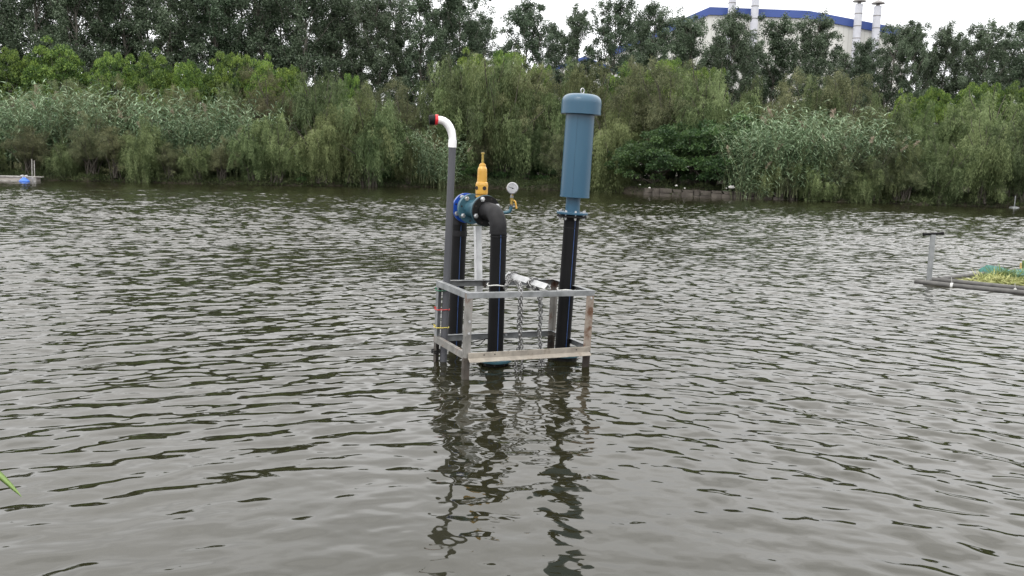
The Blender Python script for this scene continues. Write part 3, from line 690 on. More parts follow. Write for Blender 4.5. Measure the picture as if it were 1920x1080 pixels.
# ------------------------------------------------------------------ the steel frame
TH = .46; E_ = Vector((math.cos(TH), math.sin(TH), 0)); N_ = Vector((-math.sin(TH), math.cos(TH), 0)); FW_, FD_ = 1.353, .778
O_ = Vector((-.426, 7.655, 0)); TILT = .028; CX = O_ + E_*FW_*.5 + N_*FD_*.5
def F(u, v, z):                          # frame coordinates: u along the front, v towards the back
    p = O_ + E_*u + N_*v; return Vector((p.x + TILT*z, p.y, z - TILT*(p.x-CX.x)))
ZT, ZB = .796, .215
fr = empty('steel_frame', (CX.x, CX.y, 0)); tag(fr, 'rusty angle iron frame standing in the water around the pump pipes', 'frame')
E3 = (F(1, 0, 0)-F(0, 0, 0)).normalized(); N3 = (F(0, 1, 0)-F(0, 0, 0)).normalized(); Z3 = (F(0, 0, 1)-F(0, 0, 0)).normalized()
LW = .058
def post(u, v, du, dv, rusty):
    LW = .085 if u and not v else .058
    m = MB(); m.angle(F(u, v, .19), F(u, v, ZT-.006), E3*du, N3*dv, LW, LW, .006)
    o = m.build('post', M['very_rusty' if rusty == 2 else 'galv_rust' if rusty else 'galv'], fr)
    m = MB(); m.angle(F(u, v, -.9), F(u, v, .19), E3*du, N3*dv, LW-.001, LW-.001, .0065); m.build('wet_foot', M['wetrust'], o)
    return o
pFL = post(0, 0, 1, 1, True); pFR = post(FW_, 0, -1, 1, 2); pBL = post(0, FD_, 1, -1, False); pBR = post(FW_, FD_, -1, -1, True)
def rail(a, b, d1, d2, mat, w1=.05, w2=.05, name='rail', t=.005):
    m = MB(); m.angle(a, b, d1, d2, w1, w2, t); return m.build(name, M[mat], fr)
o3 = .003
# top: one leg flat on top reaching inwards, one hanging down outside
rail(F(-.004, -o3, ZT), F(FW_+.004, -o3, ZT), N3, -Z3, 'galv', .055, .05, 'top_rail')
rail(F(-o3, .056, ZT), F(-o3, FD_-.004, ZT), E3, -Z3, 'galv', .055, .055, 'top_rail')
rail(F(FW_+o3, .056, ZT), F(FW_+o3, FD_-.004, ZT), -E3, -Z3, 'galv', .055, .055, 'top_rail')
rail(F(.058, FD_+o3, ZT+.004), F(FW_-.058, FD_+o3, ZT+.004), -N3, -Z3, 'galv', .05, .065, 'top_rail')
# bottom
fl_dir = (-N3*.86 - Z3*.50)
rail(F(.03, -.012, ZB-.03), F(FW_-.02, -.012, ZB-.03), Z3, fl_dir, 'cream', .055, .055, 'bottom_rail')
rail(F(-.004, .03, ZB+.028), F(-.004, FD_+.0, ZB+.028), -Z3, E3, 'galv_rust', .065, .04, 'bottom_rail')
rail(F(FW_+.004, .06, ZB+.028), F(FW_+.004, FD_, ZB+.028), -Z3, -E3, 'galv', .065, .04, 'bottom_rail')
rail(F(.0, FD_+.010, ZB+.030), F(FW_, FD_+.010, ZB+.030), -Z3, -N3, 'galv', .07, .04, 'bottom_rail')
def boltat(p, d, r=.010, l=.010, parent=fr, name='bolt'):
    m = MB(); m.lathe(p, p+d, [(0, r*1.35), (.002, r*1.35), (.0021, r), (l, r*.95)], n=6, smooth=False); return m.build(name, M['bolt'], parent)
for z in (.53, .42): boltat(F(.035, -.0005, z), -N3)
for u in (.74, .80): boltat(F(u, FD_-.0, ZB+.0), -N3)
boltat(F(FW_-.03, -.0, ZT-.075), -N3)
for u in (.19, .30, 1.18):
    m = MB(); m.lathe(F(u, -.0175, ZB+.0), F(u, -.0175, ZB+.0)-N3, [(0, .007), (.001, .0068)], n=10); m.build('bolt_hole', M['hole'], fr)
# stand post under the valve, welded to the back rail
sp0 = P(899, 548, 8.60); sp1 = P(897, 424, 8.66)
m = MB(); m.angle(sp0-E3*.045+N3*.02, sp1-E3*.045+N3*.02, E3, -N3, .088, .05, .006); stand = m.build('stand_post', M['bright'], fr)
m = MB(); c = F(.505, FD_+.0, ZT+.006)
for k in range(9): m.lathe(P(907+k % 3*1.5, 525+k*1.6, 8.57), P(907, 525+k*1.6, 8.4), [(0, .012), (.008, .011), (.014, .004)], n=8)
m.build('weld', M['wetrust'], fr)
# dark tape round the back left foot
m = MB()
for dz in (0, .02): m.tube([F(.02+.047*math.cos(a), FD_-.02+.047*math.sin(a), .075+dz) for a in np.linspace(0, 2*PI, 20, endpoint=False)], .007, n=6, closed=True)
m.build('tape_binding', M['capblack'], fr)

# ------------------------------------------------------------------ black polyethylene pipes
def pipe_with_stripe(a, b, r, root, name='pipe', ang=0.35, mat='pe'):
    m = MB(); m.tube([a, b], r, n=40); o = m.build(name, M[mat], root)
    ax = (b-a).normalized(); toward = Vector((0, -1, 0)); toward = (toward-ax*toward.dot(ax)).normalized(); sd_ = ax.cross(toward)
    if sd_.x < 0: sd_ = -sd_
    s = MB(); wv = .0035
    for sg in (1,):
        rings = []
        for p in (a+ax*.01, b-ax*.01):
            rings.append([p + (toward*math.cos(ang+q/r)+sd_*math.sin(ang+q/r))*rad for q, rad in ((-wv, r+.0002), (wv, r+.0002), (wv, r+.0012), (-wv, r+.0012))])
        s.rings(rings, False)
    s.build('stripe', M['stripe'], o); return o
def flange(c, ax, R_, th, root, mat, hole_mat=None, name='flange'):
    c = Vector(c); ax = Vector(ax).normalized(); ch = .003
    m = MB(); m.lathe(c-ax*th/2, c+ax*th/2, [(0, .02), (0.0001, R_-ch), (ch, R_), (th-ch, R_), (th-.0001, R_-ch), (th, .02)], n=48); return m.build(name, M[mat], root)
def basis(ax):
    ax = ax.normalized(); h = Vector((0, 0, 1)) if abs(ax.z) < .9 else Vector((0, 1, 0)); u = ax.cross(h).normalized(); return u, u.cross(ax).normalized()
def bolts(c, ax, rb, angs, d0, d1, root, r=.0158, mat='bolt'):
    """through bolts: head on the d0 side, nut and thread on the d1 side"""
    u, v = basis(ax); ax = ax.normalized()
    for a in angs:
        p = c + (u*math.cos(a)+v*math.sin(a))*rb
        m = MB(); m.lathe(p+ax*d0, p+ax*(d0-.05), [(0, r*1.7), (.003, r*1.7), (.0031, r*1.25), (.016, r*1.22), (.018, r*.9)], n=6, smooth=False)
        m.tube([p+ax*d0, p+ax*(d1+.022)], r*.72, n=10)
        m.lathe(p+ax*d1, p+ax*(d1+.05), [(0, r*1.7), (.003, r*1.7), (.0031, r*1.25), (.014, r*1.2)], n=6, smooth=False)
        m.build('bolt', M[mat], root)
def holes(c, ax, rb, angs, d0, root, r=.010):
    u, v = basis(ax); ax = ax.normalized()
    for a in angs:
        p = c + (u*math.cos(a)+v*math.sin(a))*rb
        m = MB(); m.lathe(p+ax*(d0+.0005), p+ax*(d0-.01), [(0, r), (.0015, r*.98)], n=14); m.build('bolt_hole', M['hole'], root)

PR = .079
# --- discharge line: front riser, elbow, check valve body, rear riser
fb = P(928.5, 662, 8.30); ft = P(935, 438, 8.30)
dl = empty('discharge_pipe', (fb.x, fb.y, 0)); tag(dl, 'black discharge pipes with flanged blue check valve and yellow relief valve', 'pipe assembly')
up_ = (ft-fb).normalized()
AXZ = P(935, 399, 8.30)                    # where the riser axis meets the horizontal axis
bb = P(853, 640, 9.15); btp = P(863, 385, 9.15); BZ = Vector((btp.x, 9.15, AXZ.z))
axd = (BZ-AXZ).normalized(); LEN = (BZ-AXZ).length
pipe_with_stripe(fb-up_*.7, ft, PR, dl, 'front_riser', .30)
upb = (BZ-bb).normalized(); bt2 = BZ-upb*.17
pipe_with_stripe(bb-upb*.9, bt2, PR, dl, 'rear_riser', .28)
def elbow(corner, d1, d2, rad, pr, root, mat, name='elbow'):
    """from corner+d1*rad to corner+d2*rad"""
    a = corner+d1*rad; b = corner+d2*rad; pts = [a+d1*.035]
    for i in range(13):
        t = i/12*PI/2; pts.append(corner + d1*rad*(1-math.sin(t)) + d2*rad*(1-math.cos(t)))
    pts.append(b+d2*.03)
    m = MB(); m.tube(pts, pr, n=36); o = m.build(name, M[mat], root)
    return o, a, b
FT = .30*LEN                                # front flange face distance from riser axis
el, ea, eb = elbow(AXZ, -up_, axd, .155, PR+.004, dl, 'pe_elbow')
m = MB(); m.tube([AXZ-up_*.188, AXZ-up_*.205], PR+.009, n=36); m.tube([ft-up_*.03, ft-up_*.022], PR+.007, n=36); m.build('weld_bead', M['pe_elbow'], dl)
m = MB(); m.tube([AXZ+axd*.165, AXZ+axd*(FT-.02)], [PR+.004, PR+.012], n=36); m.build('stub_end', M['pe_elbow'], dl)
FR_ = .157
c1 = AXZ+axd*FT; flange(c1, axd, FR_-.004, .022, dl, 'capblack', name='backing_flange')
c2 = AXZ+axd*(FT+.026); flange(c2, axd, FR_, .020, dl, 'teal')
m = MB(); m.tube([c1+axd*.011, c1+axd*.016], FR_-.02, n=40); m.build('gasket', M['rubber'], dl)
A0 = R(22.5)
bolts(c1, axd, .127, [A0+PI/2*k for k in range(4)], -.0115, .037, dl)
holes(c1, axd, .127, [A0+PI/4+PI/2*k for k in range(4)], -.0112, dl)
c3 = AXZ+axd*(.665*LEN); c4 = AXZ+axd*(.69*LEN)
m = MB(); m.tube([c2, c2+axd*.05, c2+axd*.07, c3-axd*.05, c3], [.10, .095, .082, .082, .10], n=36); m.build('valve_body', M['teal'], dl)
flange(c3, axd, FR_, .022, dl, 'teal')
bolts(c3, axd, .127, [A0+PI/2*k+R(10) for k in range(4)], -.0115, .05, dl)
holes(c3, axd, .127, [A0+PI/4+PI/2*k+R(10) for k in range(4)], -.0112, dl)
m = MB(); m.tube([c3+axd*.011, c3+axd*.03], FR_-.03, n=36); m.build('gasket', M['rubber'], dl)
c3b = c3+axd*.04; flange(c3b, axd, FR_-.006, .020, dl, 'teal')
c5 = AXZ+axd*(.83*LEN)
m = MB(); m.tube([c3b, c5], .095, n=36); m.build('valve_body', M['royal'], dl)
flange(c5, axd, FR_, .022, dl, 'royal'); 
bolts(c5, axd, .127, [A0+PI/2*k+R(4) for k in range(4)], -.0115, .037, dl)
holes(c5, axd, .127, [A0+PI/4+PI/2*k+R(4) for k in range(4)], -.0112, dl)
c6 = c5+axd*.024; flange(c6, axd, FR_-.002, .022, dl, 'capblack', name='backing_flange')
elbow(BZ, -upb, -axd, .15, PR+.004, dl, 'pe_elbow')
m = MB(); m.tube([BZ-upb*.31, BZ-upb*.25], PR+.006, n=36); m.build('weld_bead', M['pe_elbow'], dl)
# flanges just above the water
cf = P(928, 674, 8.30); flange(cf, up_, .166, .026, dl, 'base_teal', name='base_flange'); bolts(cf, -up_, .130, [PI/4*k for k in range(8)], -.0115, .018, dl, .009, 'wetrust')
m = MB(); m.tube([cf-up_*.012, cf-up_*.035], .135, n=36); m.tube([cf-up_*.03, cf-up_*.5], .12, n=36); m.build('pump_head', M['capblack'], dl)
m = MB(); m.tube([cf+up_*.012, cf+up_*.05, cf+up_*.09], [.10, .088, .084], n=36); m.build('stub_end', M['pe_elbow'], dl)

# yellow relief valve
vb = AXZ+axd*(.44*LEN)+Vector((0, 0, .085)); vt = vb+Vector((.012, 0, 1))
def zt(py): return P(904, py, vb.y).z
y0 = zt(370)
ya = Vector((vb.x+.004, vb.y, y0)); sc = 1.0
yv = MB(); L_ = lambda py: zt(py)-y0
m = MB(); m.tube([vb-Vector((0, 0, .05)), ya+Vector((0, 0, .012))], .05, n=24); m.build('brass_nipple', M['brass'], dl)
m = MB(); m.lathe(ya, ya+(vt-vb), [(0, .055), (.003, .060), (L_(365), .062), (L_(364), .058), (L_(363), .063), (L_(346), .0635), (L_(342), .058), (L_(341), .050), (L_(320), .0485), (L_(316), .046), (L_(312), .034), (L_(308), .033), (L_(307.6), .024), (L_(306), .022)], n=36)
rv = m.build('relief_valve', M['yellow'], dl)
axy = (vt-vb).normalized()
m = MB(); m.lathe(ya+axy*(L_(306)), ya+axy*2, [(0, .013), (.03, .013), (.032, .0115), (L_(289)-L_(306), .0115), (L_(288.8)-L_(306), .018), (L_(286)-L_(306), .018), (L_(285.7)-L_(306), .012)], n=14); m.build('stem', M['brass'], rv)
for a in (-52, 28, 100, 172, 248):
    d = Vector((math.sin(R(a)), -math.cos(R(a)), 0)); p = ya+axy*L_(352.5)
    m = MB(); m.tube([p+d*.056, p+d*.0642], .0205, n=18); m.build('port', M['hole'], rv)
m = MB(); m.tube([ya+axy*(L_(365.4)), ya+axy*(L_(364.4))], .0642, n=36); m.build('groove', M['hole'], rv)

# pressure gauge branch
GY = 8.62
gc = P(961, 353, GY)
gt = [AXZ+axd*(.40*LEN)+Vector((.06, .02, .0)), P(944, 399, GY), P(951, 398, GY), P(956, 396, GY), P(958, 391, GY), P(958.5, 386, GY)]
m = MB(); m.tube(gt, .0175, n=16); gb = m.build('gauge_pipe', M['teal'], dl)
m = MB(); m.lathe(P(958.5, 387, GY), P(959, 380, GY), [(0, .014), (.001, .021), (.018, .021), (.019, .014), (.03, .014)], n=6, smooth=False); m.lathe(P(959.5, 371, GY), P(959.8, 365, GY), [(0, .02), (.02, .02), (.021, .013), (.045, .012)], n=6, smooth=False); m.build('nut', M['chrome'], gb)
m = MB(); m.tube([P(959, 383, GY), P(959.5, 371, GY)], .017, n=14); m.tube([P(959.3, 377, GY), P(964, 376, GY-.02)], .010, n=10); m.build('cock', M['brass'], gb)
m = MB(); hp = [P(963, 375.5, GY-.03), P(966, 378, GY-.03), P(967.5, 384, GY-.03), P(968.5, 391, GY-.03)]; m.tube(hp, [.007, .009, .008, .010], n=8); m.build('cock_handle', M['yellow'], gb)
fd = Vector((-.10, -1, .06)).normalized()
m = MB(); m.tube([P(959.8, 367, GY), P(960.8, 360, GY)], .012, n=12); m.build('gauge_neck', M['brass'], gb)
m = MB(); m.lathe(gc-fd*.024, gc+fd*.02, [(0, .046), (.004, .056), (.034, .057), (.036, .060), (.043, .0605), (.047, .056), (.048, .051), (.044, .050)], n=40); gz = m.build('gauge_case', M['chrome'], gb)
m = MB(); m.lathe(gc+fd*.0155, gc+fd*.03, [(0, .051), (.0035, .0505)], n=40); m.build('gauge_dial', M['dial'], gb)
u, v = basis(fd); 
m = MB(); 
nd = (u*.9+v*.32).normalized(); nd = nd if nd.x < 0 else (-u*.9+v*.32).normalized()
side = fd.cross(nd); pc = gc+fd*.0202
m.box(pc+nd*.012, nd*.030, side*.0030, fd*.0006); m.lathe(pc, pc+fd, [(0, .007), (.002, .006)], n=14)
m.build('gauge_needle', M['ink'], gb)
m = MB()
for k in range(25):
    a = R(-135+270*k/24) + PI/2
    d = u*math.cos(a)+v*math.sin(a); l = .0045 if k % 4 else .008
    m.box(pc+d*(.0455-l/2), d*l/2, fd.cross(d)*(.0006 if k % 4 else .001), fd*.0004)
m.build('gauge_scale', M['ink'], gb)

# --- white rope rings round the risers
def ring(c, r, th, mat, name, label, cat, group=None, ax=Vector((0, 0, 1)), sq=1.0):
    u, v = basis(ax); m = MB()
    m.tube([c + u*math.cos(a)*r + v*math.sin(a)*r*sq + ax*.006*math.sin(3*a) for a in np.linspace(0, 2*PI, 40, endpoint=False)], th, n=8, closed=True)
    rt = m.build(name, M[mat]); tag(rt, label, cat, group); return rt
ring(P(931.5, 533.5, 8.28), PR+.014, .006, 'rope', 'rope_ring', 'white cord looped round the front black riser pipe', 'cord', 'white cords round the black pipes')

# --- silencer line on the right
SY = 8.60
sb = P(1054.5, 652, SY); st_ = P(1072.5, 404, SY)
sl_ = empty('silencer_pipe', (sb.x, sb.y, 0)); tag(sl_, 'tall blue silencer with domed cap on a black riser pipe', 'silencer')
us = (st_-sb).normalized()
pipe_with_stripe(sb-us*.8, st_, .0775, sl_, 'riser', .42)
flange(P(1072.3, 405.5, SY), us, .150, .020, sl_, 'capblack', name='backing_flange')
m = MB(); m.tube([P(1072, 412, SY), P(1072.3, 406, SY)], [.079, .094], n=36); m.tube([P(1070.4, 427.5, SY), P(1070.5, 426, SY)], .081, n=36); m.build('stub_end', M['pe_elbow'], sl_)
cb = P(1073, 399.5, SY); flange(cb, us, .158, .022, sl_, 'blue'); bolts(cb, -us, .127, [PI/4*k+.2 for k in range(8)], -.0115, .045, sl_, .009)
nk = P(1075, 370, SY); bt_ = P(1077.3, 370, SY); tp = P(1088.6, 207, SY); ub = (tp-bt_).normalized(); Lb = (tp-bt_).length
m = MB(); m.tube([cb, nk+us*.02], .073, n=32); m.tube([cb+us*.010, cb+us*.016], .082, n=32); m.build('neck', M['blue'], sl_)
m = MB(); m.lathe(bt_, tp, [(0, .07), (.0005, .146), (.002, .1495), (.012, .1495), (.0125, .1465), (Lb, .1425)], n=64); body = m.build('silencer_body', M['blue'], sl_)
m = MB(); hh = P(1089, 215, SY); rC = .197; Hc = .198
pr = [(0, .145), (-.0+.0005, rC-.004), (.003, rC)] + [(.11+.088*math.sin(t), rC-.012*0-(rC-.105)*(1-math.cos(t))**1.15) for t in np.linspace(0, PI/2, 12)] + [(.1985, .0)]
m.lathe(hh-us*.0, hh+ub, pr, n=64); cap_ = m.build('domed_cap', M['blue'], sl_)
m = MB(); rc = hh+ub*(.1985+.030); u, v = basis(Vector((.35, -1, 0)))
m.tube([rc + Vector((1, .35, 0)).normalized()*.017*math.cos(a) + Vector((0, 0, 1))*.026*math.sin(a) for a in np.linspace(0, 2*PI, 24, endpoint=False)], .0065, n=8, closed=True); m.build('lifting_eye', M['chrome'], cap_)
m = MB(); sx_ = [bt_+ub*t + (Vector((-.25, -1, 0)).normalized())*(.1470-.004*t/Lb) for t in (.02, Lb-.02)]; m.tube(sx_, .0022, n=6); m.build('weld_seam', M['blue'], body)
cf2 = P(1057, 663, SY); flange(cf2, us, .164, .026, sl_, 'base_teal', name='base_flange'); bolts(cf2, -us, .130, [PI/4*k+.2 for k in range(8)], -.0115, .018, sl_, .009, 'wetrust')
m = MB(); m.tube([cf2-us*.01, cf2-us*.06], .14, n=36); m.tube([cf2-us*.06, cf2-us*.5], .12, n=36); m.build('pump_head', M['capblack'], sl_)
m = MB(); m.tube([cf2+us*.012, cf2+us*.03, cf2+us*.075], [.095, .084, .0815], n=36); m.build('stub_end', M['pe_elbow'], sl_)
ring(P(1062, 542, SY-.01), .0775+.016, .006, 'rope', 'rope_ring', 'white cord looped round the silencer riser at the top rail', 'cord', 'white cords round the black pipes')

# --- grey PVC vent pipe with white elbow
VY = 8.33
vp0 = P(831.5, 668, VY); vp1 = P(848.4, 272, VY)
ve = empty('vent_pipe', (vp0.x, vp0.y, 0)); tag(ve, 'tall thin grey plastic pipe with white bent top and black cap', 'pipe')
uv = (vp1-vp0).normalized()
m = MB(); m.tube([vp0-uv*.6, vp1], .0355, n=28); m.build('shaft', M['greypvc'], ve)
m = MB(); m.tube([P(848, 276.5, VY), P(848.7, 262, VY)], .0405, n=28); m.build('socket', M['white'], ve)
ctl = [(848.6, 264), (848.2, 256), (846.3, 246), (842.5, 237.5), (837.5, 231), (832, 227), (826, 225), (820.5, 224.6)]
m = MB(); m.tube([P(a, b, VY-.0006*i*i) for i, (a, b) in enumerate(ctl)], [.036, .0365, .0385, .039, .039, .038, .037, .036], n=28); m.build('bent_pipe', M['white'], ve)
m = MB(); m.tube([P(820.8, 224.8, VY-.03), P(815.6, 224.3, VY-.035)], .050, n=28); m.build('ring', M['red'], ve)
m = MB(); a, b = P(815.6, 224.3, VY-.035), P(804.5, 225, VY-.045); dd_ = (b-a).normalized(); l_ = (b-a).length
m.lathe(a, b, [(0, .03), (.0005, .046), (.003, .048), (l_-.006, .047), (l_-.001, .043), (l_, .02)], n=28); m.build('cap', M['capblack'], ve)

# --- wires binding the vent pipe to the back left post
def tie(z, mat, lab):
    a = F(-.012, FD_+.012, z); pc_ = vp0 + uv*((z-vp0.z)/uv.z)
    L = pc_-a; pts = []
    d = Vector((L.x, L.y, 0)).normalized(); q = Vector((-d.y, d.x, 0)); ln = Vector((L.x, L.y, 0)).length
    for k in range(13): t = -PI/2+PI*k/12; pts.append(pc_ + d*math.cos(t)*.040 + q*math.sin(t)*.040)
    pts += [F(.030, FD_+.009, z), F(-.008, FD_+.009, z), F(-.008, FD_-.062, z)]
    pts = [Vector((p.x, p.y, z+.004*math.sin(i*.8))) for i, p in enumerate(pts)]
    m = MB(); m.tube(pts, .0042, n=7, closed=True)
    k0 = F(-.010, FD_-.05, z); 
    for j in range(3): m.tube([k0, k0+Vector((-.008-.006*j, -.012, .010*(j-1)))], .004, n=6)
    o = m.build('binding_wire', M[mat]); tag(o, lab, 'wire', 'wires binding the grey pipe to the post')
tie(.727, 'wire_green', 'thin green wire, topmost of three tying grey pipe to post')
tie(.535, 'wire_red', 'red wire tied round the grey pipe and frame post')
tie(.355, 'wire_yellow', 'yellow wire tied lowest round the grey pipe and post')

# --- white angle bar lying across the frame, and the chains
ba = P(953, 517, 8.62); bb_ = P(1027, 541, 8.02)
ba = Vector((ba.x, ba.y, max(ba.z, .835)))
m = MB(); dbar = (bb_-ba).normalized(); nb_ = dbar.cross(Vector((0, 0, 1))).normalized()
dn = (Vector((0, 0, -1)) + nb_*.9).normalized(); up2 = (Vector((0, 0, -1)) - nb_*.9).normalized()
topl = Vector((0, 0, .045))
m.angle(ba+topl, bb_+topl, dn, up2, .062, .062, .005)
br_ = m.build('angle_bar', M['bright']); tag(br_, 'short bright angle bar laid slanting over the frame holding the chains', 'bar')

def link_mesh(m, c, d, side_, L=.046, Wd=.028, th=.0058):
    d = d.normalized(); side_ = (side_-d*side_.dot(d)).normalized(); pts = []
    hl = L/2-Wd/2
    for k in range(16):
        a = 2*PI*k/16; x = math.cos(a)*Wd/2; y = math.sin(a)*Wd/2 + (hl if math.sin(a) > 0 else -hl)
        pts.append(c + side_*x + d*y)
    m.tube(pts, th, n=6, closed=True)
def chain(m, pts, pitch=.033, ph=0.0):
    pts = [Vector(p) for p in pts]; seg = [(pts[i+1]-pts[i]).length for i in range(len(pts)-1)]; tot = sum(seg); n = int(tot/pitch)
    for i in range(n):
        s = (i+.5)*pitch; j = 0
        while j < len(seg)-1 and s > seg[j]: s -= seg[j]; j += 1
        d = (pts[j+1]-pts[j]).normalized(); c = pts[j]+d*s
        a = Vector((1, -.45, 0)) if abs(d.z) > .5 else Vector((0, 0, 1)); b = d.cross(a)
        t = PI/4+ph + (PI/2 if i % 2 else 0); link_mesh(m, c, d, a.normalized()*math.cos(t)+b.normalized()*math.sin(t))
def loop_round(c, ax, r, sq, tilt):
    u, v = basis(ax); return [c + u*math.cos(a)*r + v*math.sin(a)*r*sq + ax*tilt*math.sin(a) for a in np.linspace(0, 2*PI, 14)]
m = MB()
c0 = ba+dbar*.07+Vector((0, 0, .005)); chain(m, loop_round(c0, dbar, .050, .95, .03))
chain(m, [ba+dbar*.03+Vector((0, -.04, .02)), P(949, 535, 8.2), P(947, 541, 8.2), P(957, 527, 8.2), P(966, 524, 8.15)])
chain(m, [P(964, 526, 8.2), P(975, 531, 8.0), P(977, 541, 7.93), P(977, 556, 7.90), P(977, 600, 7.95), P(975, 640, 8.0), P(970, 660, 8.02), P(967, 690, 8.02), P(968, 712, 8.02)])
chain(m, [P(966, 528, 8.2), P(973, 536, 8.0), P(975, 545, 7.93), P(975, 570, 7.93), P(972, 610, 7.97), P(977.5, 640, 8.0), P(979, 675, 8.02), P(978, 692, 8.02), P(972, 704, 8.02)], ph=.5)
o = m.build('chain', M['chain']); tag(o, 'left steel chain draped over the front rail from the angle bar', 'chain', 'chains hanging from the angle bar')
m = MB()
c0 = ba+dbar*((bb_-ba).length*.62)+Vector((0, 0, .005)); chain(m, loop_round(c0, dbar, .050, .95, .03)); chain(m, loop_round(c0+dbar*.035, dbar, .052, .95, -.03))
chain(m, [P(1008, 536, 8.2), P(1009, 548, 8.2), P(1012, 570, 8.2), P(1013, 600, 8.2), P(1012, 630, 8.2), P(1013, 660, 8.2), P(1013, 690, 8.2)])
chain(m, [P(1006, 538, 8.22), P(1013, 552, 8.22), P(1015, 575, 8.22), P(1014, 600, 8.22), P(1010, 625, 8.22), P(1016, 660, 8.22), P(1018, 685, 8.22)], ph=.5)
o = m.build('chain', M['chain']); tag(o, 'right steel chain hanging inside the frame beside the silencer pipe', 'chain', 'chains hanging from the angle bar')
# black cables low behind the front rail
for k, (pts, lab) in enumerate([([(860, 640), (880, 644), (900, 638), (925, 632), (960, 640)], 'thin black cable sagging from rear riser behind front riser'), ([(872, 655), (884, 645), (898, 648), (912, 634)], 'short black cable kinked over the water beside the front left post'), ([(945, 640), (975, 645), (1000, 646), (1035, 640)], 'thin black cable between the front riser and silencer riser')]):
    m = MB(); P3 = [P(a, b, 8.55) for a, b in pts]; 
    q = []
    for i in range(len(P3)-1):
        for t in (0, .25, .5, .75): q.append(P3[i].lerp(P3[i+1], t))
    q.append(P3[-1]); q = [q[0]]+[(q[i-1]+q[i]*2+q[i+1])/4 for i in range(1, len(q)-1)]+[q[-1]]
    m.tube(q, .0045, n=6); o = m.build('cable', M['capblack']); tag(o, lab, 'cable', 'black cables low inside the frame')

# ------------------------------------------------------------------ weed raft on the right
ra = empty('floating_raft', Z(1715, 529, 0)); tag(ra, 'floating rectangle of dark grey plastic pipes moored on the right', 'raft')
def along(a, b, z=.02): return [Z(a[0], a[1], z), Z(b[0], b[1], z)]
for (a, b, r) in (((1716, 528), (1785, 536), .05), ((1784, 535.8), (2060, 563), .047), ((1748, 524), (2060, 556), .047), ((1760, 523.5), (1990, 497), .047), ((1990, 497), (2100, 512), .047), ((2060, 562), (2100, 512), .047)):
    m = MB(); m.tube(along(a, b), r, n=16); m.build('float_pipe', M['float_pipe'], ra)
m = MB()
for a in ((1784.5, 535.9), (1903, 547)):
    m = MB(); q = Z(a[0], a[1], .02); d = (Z(2060, 563, .02)-Z(1784, 536, .02)).normalized()
    m.tube([q-d*.02, q+d*.02], .055, n=16)
    m.tube([q+Vector((0, 0, .05)), q+Vector((-.03, -.02, .15))], .005, n=6); m.build('cable_tie', M['rope'], ra)
tp_ = empty('tee_post', Z(1742.5, 524, 0)); tag(tp_, 'pale grey upright pipe with short crossbar beside the raft', 'post')
b0 = Z(1742.5, 524, 0); yv_ = b0.y; t0 = P(1749.5, 440, yv_)
m = MB(); m.tube([b0-Vector((0, 0, .8)), t0], .048, n=20); m.build('upright', M['greypost'], tp_)
m = MB(); q0, q1 = P(1731, 439.5, yv_), P(1769, 437.3, yv_); m.tube([q0, q1], .024, n=12)
for q in (q0, q1): m.tube([q, q+(q1-q0).normalized()*.04*(1 if q is q0 else -1)], .032, n=12)
m.build('crossbar', M['capblack'], tp_)
def weeds(name, cpx, cpy, rx, ry, n, mat, seed, hgt, lab, L=(.12, .3), dome=True):
    r = np.random.default_rng(seed); c = Z(cpx, cpy, 0)
    a = r.uniform(0, 2*PI, n); q = np.sqrt(r.uniform(0, 1, n))
    X = c.x+np.cos(a)*q*rx; Y = c.y+np.sin(a)*q*ry; zz = hgt*(1-q**2)*r.uniform(0, 1, n)+.01
    D = unit(np.stack([r.normal(0, 1, n), r.normal(0, 1, n), r.normal(.1, .45, n)], -1))
    me = leaf_mesh(name, np.stack([X, Y, zz], -1), D, side_of(D, r), r.uniform(*L, n), r.uniform(.008, .02, n), r.uniform(0, 1, n), M[mat])
    o = bpy.data.objects.new(name, me); col.objects.link(o); tag(o, lab, 'weeds', kind='stuff')
weeds('water_weed', 1868, 532, .50, .26, 1000, 'straw', 5, .10, 'pale yellow green weed strewn over the raft pipes')
weeds('water_weed', 1890, 527, .45, .28, 1500, 'weed', 6, .15, 'darker green heap of water weed behind the raft pipes')
weeds('water_weed', 2000, 530, .9, .8, 2600, 'straw', 8, .16, 'yellow green weed further out on the raft beyond picture edge')
# teal net and bamboo stakes
m = MB(); r = random.Random(4); nx, ny = 16, 8; c0 = Z(1898, 524, .05)
c1 = c0
gridp = [[c1+Vector((i*.16, j*.17, .06+.035*math.sin(i*1.3+j)+.03*math.sin(j*2.1+i*.4)+r.uniform(-.02, .03) - (.06 if i == 0 else 0))) for i in range(nx)] for j in range(ny)]
for j in range(ny-1):
    for i in range(nx-1):
        a, b, c_, d = gridp[j][i], gridp[j][i+1], gridp[j+1][i+1], gridp[j+1][i]; lo = Vector((0, 0, -.03))
        m.rings([[a, b, c_, d], [a+lo, b+lo, c_+lo, d+lo]], False)
o = m.build('folded_net', M['net']); tag(o, 'crumpled teal green net heaped on the raft at the picture edge', 'net')
for k, (a, ty, by, rr_, lab) in enumerate([(1913.5, 493, 509, .018, 'thin bamboo stake standing in the teal net, left one'), (1918.5, 488, 509, .024, 'thicker green bamboo stake right beside the thin one')]):
    yb = Z(a, 520, 0).y+.5; m = MB(); p0, p1 = P(a, by+12, yb), P(a+.6, ty, yb); m.tube([p0, p0.lerp(p1, .5), p1], rr_, n=10); m.tube([p0.lerp(p1, .62), p0.lerp(p1, .64)], rr_*1.15, n=10)
    o = m.build('bamboo_stake', M['bamboo' if k == 0 else 'weed']); tag(o, lab, 'stake', 'bamboo stakes in the net')

